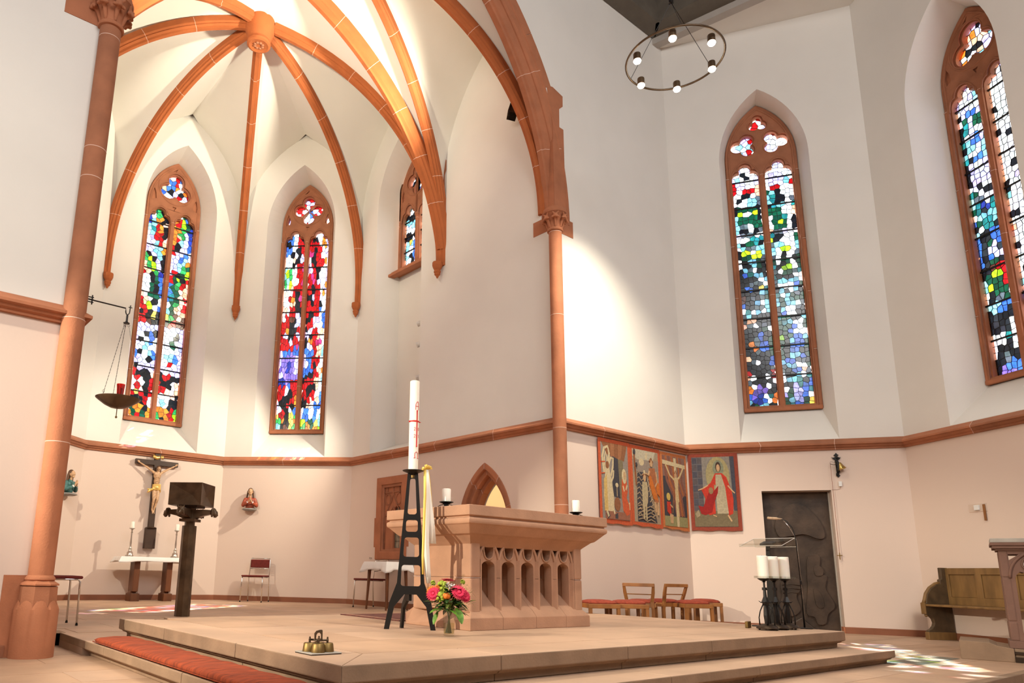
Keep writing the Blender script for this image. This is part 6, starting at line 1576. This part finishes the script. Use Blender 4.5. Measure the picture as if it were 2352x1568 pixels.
# ---------------------------------------------------------------- group of three iron candlesticks, lectern, microphone
def iron_stick(x, y, rz, label, lc):
    t = thing('iron_candlestick', label, 'candlestick', (x, y, ZP), rz, group='wrought iron candlesticks at the platform corner')
    bm = BM()
    lathe(bm, [(0, .03), (.095, .012), (.10, .018), (.085, .036), (.05, .052), (.025, .058), (0, .058)], 12); part('domed_base', bm, 'bronze_dark', t, True)
    for k in range(3):
        a = k * 2 * PI / 3 + .4; bm = BM(); sphere(bm, (.085 * math.cos(a), .085 * math.sin(a), .010), .010, 8, 6); part('ball_foot', bm, 'iron', t, 'all')
    bm = BM(); frustum(bm, .020, .05, .026, .13, 6); frustum(bm, .026, .13, .020, .22, 6); frustum(bm, .020, .22, .036, .252, 6); frustum(bm, .036, .252, .016, .30, 6); frustum(bm, .016, .30, .013, .36, 6); frustum(bm, .022, .36, .022, .385, 6); frustum(bm, .009, .385, .009, .435, 6); part('stem', bm, 'iron', t)
    for k in range(4):
        a = k * PI / 2 + .3; c, s = math.cos(a), math.sin(a); bm = BM(); tube(bm, [(.062 * c, .062 * s, .045), (.064 * c, .064 * s, .11), (.050 * c, .050 * s, .17), (.02 * c, .02 * s, .235)], [.006, .005, .005, .006], 6); part('curved_strut', bm, 'iron', t, 'all')
        bm = BM(); tube(bm, [(.015 * c, .015 * s, .25), (.040 * c, .040 * s, .248), (.058 * c, .058 * s, .262)], [.006, .005, .002], 6); part('thorn', bm, 'iron', t, 'all')
    bm = BM(); lathe(bm, [(0, .432), (.022, .436), (.010, .442), (.030, .448), (.052, .462), (.056, .468), (0, .465)], 20); part('drip_plate', bm, 'iron', t, True)
    bm = BM(); box(bm, -.066, -.066, .468, .066, .066, .472); 
    for q in ((-.066, -.066, .066, -.062), (-.066, .062, .066, .066), (-.066, -.066, -.062, .066), (.062, -.066, .066, .066)): box(bm, q[0], q[1], .472, q[2], q[3], .490)
    part('acrylic_tray', bm, 'acrylic', t)
    c = thing('candle', lc, 'candle', (x, y, ZP + .472), group='thick pillar candles at the platform corner')
    bm = BM(); lathe(bm, [(0, 0), (.049, 0), (.049, .200), (.045, .205), (.03, .200), (0, .196)], 28); part('wax_body', bm, 'wax', c, True)
    bm = BM(); tube(bm, [(0, 0, .19), (0, .001, .212)], .0015, 5); part('wick', bm, 'iron', c)
iron_stick(6.93, 3.405, .2, 'wrought iron candlestick nearest the altar in the group of three', 'thick white pillar candle nearest the altar in the group of three')
iron_stick(7.118, 3.40, .5, 'wrought iron candlestick in the middle of the group of three', 'thick white pillar candle in the middle of the group of three')
iron_stick(7.285, 3.375, -.3, 'wrought iron candlestick nearest the platform end in the group of three', 'thick white pillar candle nearest the platform end in the group of three')
bb = thing('small_brass_boxes', 'small brass blocks on the platform behind the iron candlesticks', 'ornament', (7.03, 3.62, ZP))
for k in range(3): bm = BM(); box(bm, .04 * k - .04, .012 * k, 0, .04 * k - .01, .03 + .012 * k, .06); part('brass_block', bm, 'brass_old', bb, bev=.003)
lt = thing('lectern', 'clear acrylic reading desk on a dark iron pole behind the candlesticks', 'lectern', (7.47, 3.60, ZP), math.radians(-89))
bm = BM(); rows = []
for z_, w_ in ((0, .055), (.45, .035), (.80, .016)): rows.append([bm.verts.new((p * w_, q * .012, z_)) for p, q in ((-1, -1), (1, -1), (1, 1), (-1, 1))])
for a, b in zip(rows, rows[1:]):
    for i in range(4): bm.faces.new((a[i], a[(i + 1) % 4], b[(i + 1) % 4], b[i]))
bm.faces.new(rows[0][::-1]); bm.faces.new(rows[-1]); part('pole', bm, 'iron', lt)
bm = BM(); box(bm, -.16, -.14, 0, .16, .14, .012); part('base_plate', bm, 'iron', lt, bev=.003)
R_ = Matrix.Translation((0, 0, .83)) @ Matrix.Rotation(math.radians(16), 4, 'X')
bm = BM(); box(bm, -.21, -.17, 0, .21, .15, .006, R_); part('desk_plate', bm, 'acrylic', lt)
bm = BM(); box(bm, -.21, -.176, -.002, .21, -.168, .030, R_); part('book_stop', bm, 'acrylic', lt)
bm = BM(); box(bm, -.21, .144, -.085, .21, .150, .004, R_); box(bm, -.213, -.17, -.004, -.209, .15, .006, R_); part('back_plate', bm, 'acrylic', lt)
bm = BM(); box(bm, -.06, -.05, -.02, .06, .05, 0, R_); part('bracket', bm, 'iron', lt)
edge = mat('acrylic_edge', (.85, .82, .78), .25, var=0)
bm = BM()
for a, b in (((-.21, -.17, .006), (.21, -.17, .006)), ((-.21, .15, .006), (.21, .15, .006)), ((-.21, -.17, .006), (-.21, .15, .006)), ((.21, -.17, .006), (.21, .15, .006)), ((-.21, .15, -.085), (.21, .15, -.085)), ((.21, .15, .0), (.21, .15, -.085)), ((-.21, .15, 0), (-.21, .15, -.085))):
    tube(bm, [R_ @ V(*a), R_ @ V(*b)], .0022, 5)
part('polished_edge', bm, edge, lt)
mc = thing('microphone_stand', 'thin black microphone stand with a curved neck and pale foam head', 'microphone stand', (7.56, 3.352, ZP))
bm = BM(); lathe(bm, [(0, 0), (.075, 0), (.075, .008), (.02, .014), (0, .014)], 24); part('round_base', bm, 'iron', mc, True)
bm = BM(); tube(bm, [(0, 0, .01), (.004, .0, .45), (.004, .002, .46)], .0085, 8); tube(bm, [(.002, 0, .44), (-.004, .008, .87), (-.012, .025, .97), (-.035, .065, 1.04), (-.06, .11, 1.062)], .005, 8); part('stand_pole', bm, 'iron', mc, 'all')
bm = BM(); tube(bm, [(.012, 0, .02), (.012, -.004, .2), (-.006, -.01, .35), (.014, 0, .52), (-.008, -.006, .66), (.008, .006, .86), (-.02, .05, .98), (-.055, .10, 1.065)], .0025, 5); part('cable', bm, 'chrome', mc, 'all')
d = V(-.075, .15, .015).normalized(); p0 = V(-.055, .10, 1.063)
bm = BM(); tube(bm, [p0, p0 + d * .03, p0 + d * .05, p0 + d * .13, p0 + d * .135], [.006, .008, .013, .013, .006], 12); part('foam_head', bm, paint((.50, .34, .22)), mc, 'all')

# ---------------------------------------------------------------- things on the transept walls
bl_ = frame_thing('wall_bell', 'gilt bell in a black wrought iron bracket beside the door', 'bell', c5, dC, 2.135, 2.27, .01)
fl1 = [(0, .38), (.018, .355), (.035, .345), (.02, .335), (.012, .315), (.05, .305), (.062, .318), (.045, .285), (.022, .27), (.018, .16), (.016, .04), (.03, .032), (.014, .018), (0, 0)]
plate('iron_bracket', fl1 + [(-x, z) for x, z in fl1[1:-1]][::-1], [], -.012, .004, 'iron', bl_, .002)
for k, zz in enumerate((.30, .24, .09, .05)): bm = BM(); sphere(bm, ((-1) ** k * .012, -.02, zz), (.018, .014, .02), 8, 6); part('iron_knob', bm, 'iron', bl_, 'all')
bm = BM(); box(bm, -.012, -.09, .12, .012, -.01, .135); box(bm, -.014, -.10, .10, .014, -.088, .23); part('iron_arm', bm, 'iron', bl_)
bm = BM(); q = Matrix.Translation((.02, -.07, .20)) @ Matrix.Rotation(-.35, 4, 'Y'); lathe(bm, [(.062, -.085), (.058, -.08), (.040, -.04), (.030, .0), (.022, .018), (0, .022), ], 24, close=False); bmesh.ops.transform(bm, matrix=q, verts=bm.verts); o = part('bell_body', bm, 'brass', bl_, True); s_ = o.modifiers.new('t', 'SOLIDIFY'); s_.thickness = .004
bm = BM(); tube(bm, [(.0, -.05, .20), (-.05, -.05, .19), (-.095, -.05, .205)], .005, 6); tube(bm, [(0, -.05, .23), (-.05, -.05, .232), (-.095, -.05, .24)], .0025, 5); part('pull_lever', bm, 'bronze', bl_)
rp = frame_thing('bell_rope', 'thin brown bell rope ending in a little brass cross beside the door', 'rope', c5, dC, 2.04, 1.09, .055)
bm = BM(); tube(bm, [(0, 0, .06), (0, 0, 1.41)], .003, 6); part('rope', bm, paint((.30, .10, .06)), rp)
bm = BM(); box(bm, -.006, -.004, -.04, .006, .004, .06); box(bm, -.035, -.004, .015, .035, .004, .027); part('brass_cross', bm, 'brass', rp)
sb = frame_thing('junction_box', 'small pale grey box on the wall below the bell', 'box', c5, dC, 2.150, 2.135, .018)
bm = BM(); box(bm, -.022, -.018, 0, .022, .018, .075); part('casing', bm, 'white', sb, bev=.004)
bm = BM(); tube(bm, [(0, .01, 0), (-.005, .01, -.03), (-.04, .012, -.045), (-.12, .012, -.045)], .002, 5); part('cable', bm, paint((.45, .30, .24)), sb)
tp = frame_thing('thermostat', 'white thermostat and a narrow wooden slat on a pale wall plate above the bench', 'thermostat', c6, dD, 1.02, 1.67, .006)
bm = BM(); box(bm, -.13, 0, 0, .13, .006, .105); part('wall_plate', bm, mat('pale_plate', (.66, .52, .43), .6, var=0), tp, bev=.002)
bm = BM(); box(bm, -.035, -.025, .02, .035, 0, .085); part('dial_box', bm, 'white', tp, bev=.004)
bm = BM(); box(bm, .085, -.018, -.12, .115, -.004, .09); part('wooden_slat', bm, 'wood', tp, bev=.003)
# flood lamp on the choir side of the arch
sp_ = thing('flood_lamp', 'dark metal flood lamp fixed beside the choir arch', 'flood lamp', (7.56, 6.95, 7.86))
q = V(-.9, .75, .35).normalized().to_track_quat('Z', 'Y').to_matrix().to_4x4(); q.translation = V(-.17, -.02, .0)
bm = BM(); frustum(bm, .07, -.05, .175, .10, 4, rot=0); bmesh.ops.transform(bm, matrix=q, verts=bm.verts); part('lamp_housing', bm, 'bronze_dark', sp_)
bm = BM(); 
for k in range(7): x = -.11 + .036 * k; box(bm, x - .002, -.125, -.03, x + .002, .125, .11)
bmesh.ops.transform(bm, matrix=q @ Matrix.Rotation(0, 4, 'Z'), verts=bm.verts); part('cooling_fin', bm, 'bronze_dark', sp_)
bm = BM(); tube(bm, [(.065, 0, 0), (-.04, 0, 0), (-.14, -.01, 0)], .03, 8); box(bm, .04, -.07, -.07, .068, .07, .07); part('bracket', bm, 'iron', sp_)
# pole with small spots in the recess
rs = thing('spot_pole', 'white pole with small spotlights half hidden by the edge of the side recess', 'spotlight', (7.82, 9.66, 2.95))
bm = BM(); tube(bm, [(0, 0, 0), (0, 0, 3.2)], .014, 8); part('pole', bm, 'white', rs)
for zz in (1.20, 1.82, 2.22):
    bm = BM(); d = V(-.6, .75, -.35).normalized(); c = V(-.04, .05, zz); tube(bm, [(0, 0, zz), c], .008, 6); tube(bm, [c - d * .03, c, c + d * .07], [.02, .045, .052], 14); part('spot_head', bm, 'white', rs, 'all')

# ---------------------------------------------------------------- ring lamp
ch = thing('ring_lamp', 'thin metal ring chandelier with six glowing spots on long cables', 'chandelier', (7.28, 4.16, 7.0))
RR = .575
bm = BM(); tube(bm, [(RR * math.cos(a), RR * math.sin(a), 0) for a in [2 * PI * i / 72 for i in range(72)]], .013, 8, True); part('ring', bm, 'bronze', ch, 'all')
for k in range(6):
    a = math.radians(-31 + 60 * k); x, y = RR * .88 * math.cos(a), RR * .88 * math.sin(a)
    bm = BM(); lathe(bm, [(0, .02), (.042, .02), (.045, .01), (.045, -.065), (.040, -.07), (.040, -.060), (0, -.060)], 20, (x * .96, y * .96, -.0)); s_ = part('spot_can', bm, 'bronze', ch, True)
    bm = BM(); lathe(bm, [(0, -.066), (.040, -.066), (.046, -.085), (.036, -.105), (0, -.115)], 20, (x * .96, y * .96, 0)); part('glowing_lens', bm, 'lamp', s_, True)
    light('ring_spot', 'SPOT', (7.28 + x * .96, 4.16 + y * .96, 6.86), 60, WARM2, (7.28 + x * 1.6, 4.16 + y * 1.6, 0), .03, 125, .7)
for k in range(3):
    a = math.radians(100 + 120 * k); bm = BM(); tube(bm, [(RR * math.cos(a), RR * math.sin(a), 0), (0, 0, .83)], .0035, 5); part('cable', bm, 'iron', ch)
bm = BM(); tube(bm, [(0, 0, .83), (0, 0, 3.95)], .004, 6); lathe(bm, [(0, .80), (.03, .81), (.03, .85), (0, .86)], 16); part('cable_hub', bm, 'iron', ch)

# ---------------------------------------------------------------- bench
bn = frame_thing('wooden_bench', 'long oak bench with panelled back and curved carved end against the wall', 'bench', c6, dD, 0, 0, 0)
X0, X1 = .40, 2.85
def endpanel(x):
    prof = [(-.02, 0), (-.40, 0), (-.42, .02), (-.42, .12), (-.37, .14), (-.33, .18), (-.315, .22), (-.33, .27), (-.37, .305), (-.40, .32), (-.42, .325), (-.43, .34), (-.43, .47), (-.405, .475), (-.40, .52), (-.37, .60), (-.31, .67), (-.22, .725), (-.155, .735), (-.155, .79), (-.125, .80), (-.125, .95), (-.02, .95)]
    bm = BM(); A = [bm.verts.new((x, a, z)) for a, z in prof]; B = [bm.verts.new((x + .055, a, z)) for a, z in prof]
    n = len(prof); bm.faces.new(A); bm.faces.new(B[::-1])
    for i in range(n): bm.faces.new((A[i], A[(i + 1) % n], B[(i + 1) % n], B[i]))
    e_ = part('end_panel', bm, 'oak_dark', bn, bev=.008)
    bm = BM(); tube(bm, [(x + .0275, a, z) for a, z in [(-.43, .47), (-.405, .52), (-.375, .60), (-.31, .675), (-.22, .73), (-.15, .745)]], .022, 8); part('arm_rail', bm, 'oak', e_, 'all')
    bm = BM(); box(bm, x - .008, -.445, .33, x + .063, -.425, .48); sphere(bm, (x + .0275, -.41, .315), .022, 10, 8); box(bm, x - .006, -.43, 0, x + .061, -.02, .10); part('end_moulding', bm, 'oak', e_, bev=.005)
endpanel(X0); endpanel(X1)
bm = BM(); box(bm, X0 + .05, -.43, .435, X1, -.02, .462); part('seat', bm, 'oak', bn, bev=.008)
bm = BM(); box(bm, X0 + .05, -.045, .46, X1, -.02, .93); part('back_board', bm, 'oak', bn)
n = 5; x = X0 + .055; st_ = (X1 - x) / n
bm = BM(); box(bm, x, -.065, .86, X1, -.04, .945); part('top_rail', bm, 'oak', bn, bev=.004)
bm = BM(); box(bm, x, -.065, .462, X1, -.04, .56); part('bottom_rail', bm, 'oak', bn, bev=.004)
for i in range(n + 1): bm = BM(); c = x + st_ * i; box(bm, max(x, c - .045), -.0655, .555, min(X1, c + .045), -.04, .865); part('stile', bm, 'oak', bn, bev=.004)
for i in range(n): bm = BM(); box(bm, x + st_ * i + .05, -.050, .565, x + st_ * (i + 1) - .05, -.044, .855); part('raised_panel', bm, 'oak', bn, bev=.003)

# ---------------------------------------------------------------- stone reading desk on its own step, cut by the picture edge
am = thing('stone_ambo', 'reddish stone reading desk with pierced pointed arches on a stone step at the picture edge', 'ambo', (9.19, 2.14, 0), math.atan2(-.97, .25))
def ast(z0, z1, pts, name, m='ambo', bev=.004):
    bm = BM(); A = [bm.verts.new((x, y, z0)) for x, y in pts]; B = [bm.verts.new((x, y, z1)) for x, y in pts]; n = len(pts)
    bm.faces.new(A[::-1]); bm.faces.new(B)
    for i in range(n): bm.faces.new((A[i], A[(i + 1) % n], B[(i + 1) % n], B[i]))
    return part(name, bm, m, am, bev=bev)
W_, D_ = .72, .46
# local x along the visible face, +y away from the viewer
am_plinth = ast(.13, .20, [(-.02, -.02), (W_ + .02, -.02), (W_ + .02, D_), (-.02, D_)], 'plinth')
ast(1.065, 1.085, [(-.02, -.02), (W_ + .02, -.02), (W_ + .02, D_ + .02), (-.02, D_ + .02)], 'cornice')
ast(1.085, 1.115, [(-.045, -.045), (W_ + .045, -.045), (W_ + .045, D_ + .045), (-.045, D_ + .045)], 'cornice')
ast(1.115, 1.145, [(-.06, -.06), (W_ + .06, -.06), (W_ + .06, D_ + .06), (-.06, D_ + .06)], 'cornice')
ast(1.145, 1.185, [(-.055, -.05), (W_ + .06, -.05), (W_ + .06, D_ + .06), (-.055, D_ + .06)], 'top_slab', 'greystone')
holes = []
for cx in (.21, .51):
    hw = .11; head = [(cx + hw * .8, .84)]
    holes.append([(cx - hw, .26), (cx + hw, .26), (cx + hw, .80)] + [(cx + hw - .012 , .83), (cx + .07, .862), (cx + .035, .85), (cx, .885), (cx - .035, .85), (cx - .07, .862), (cx - hw + .012, .83)] + [(cx - hw, .80)])
    holes.append(foil(cx, .94, [(0, .012, .028), (0, -.01, .034)], 16))
    holes.append([(cx - .145, .97), (cx - .10, 1.0), (cx - .06, 1.03), (cx - .145, 1.03)]); holes.append([(cx + .145, .97), (cx + .145, 1.03), (cx + .06, 1.03), (cx + .10, 1.0)])
for y0, nm in ((.0, 'front_tracery'), (D_ - .08, 'rear_tracery')):
    plate(nm, [(0, .20), (W_, .20), (W_, 1.066), (0, 1.066)], holes, y0, y0 + .075, 'ambo', am, .010)
bm = BM()
for cx in (.21, .51):
    tube(bm, [(p[0], -.006, p[1]) for p in pointed(.15, .80, .24, 8, cx)], .014, 6); tube(bm, [(p[0], -.004, p[1]) for p in foil(cx, .94, [(0, .012, .04), (0, -.01, .046)], 20)], .009, 5, True)
part('arch_moulding', bm, 'ambo', am, 'all')
for x0, x1, y0, y1 in ((-.004, .07, -.006, .08), (W_ - .07, W_ + .004, -.006, .08), (-.004, .07, D_ - .08, D_), (W_ - .07, W_ + .004, D_ - .08, D_), (.345, .375, -.004, .07)):
    for z0, z1 in ((.20, .38), (.384, .80), (.804, 1.066)): bm = BM(); box(bm, x0, y0, z0, x1, y1, z1); part('corner_shaft', bm, 'ambo', am, bev=.014)
stp = thing('ambo_step', 'pale sandstone step block carrying the stone reading desk', 'step', (9.05, 2.53, 0), math.atan2(-.97, .25))
bm = BM()
prof = [(0, 0), (0, .178), (.24, .172), (.30, .145), (.42, .128), (.42, 0)]
A = [bm.verts.new((x, 0, z)) for x, z in prof]; B = [bm.verts.new((x, .75, z)) for x, z in prof]
bm.faces.new(A); bm.faces.new(B[::-1])
for i in range(6): bm.faces.new((A[i], A[(i + 1) % 6], B[(i + 1) % 6], B[i]))
part('step_block', bm, 'step', stp, bev=.005)
bm = BM(); box(bm, .42, .02, 0, 1.3, .75, .128); part('step_block', bm, 'step', stp, bev=.005)
bm = BM(); box(bm, .42, .0, .075, 1.3, .03, .10); box(bm, .42, -.02, .0, 1.3, .03, .05); part('step_moulding', bm, 'bronze_dark', stp)
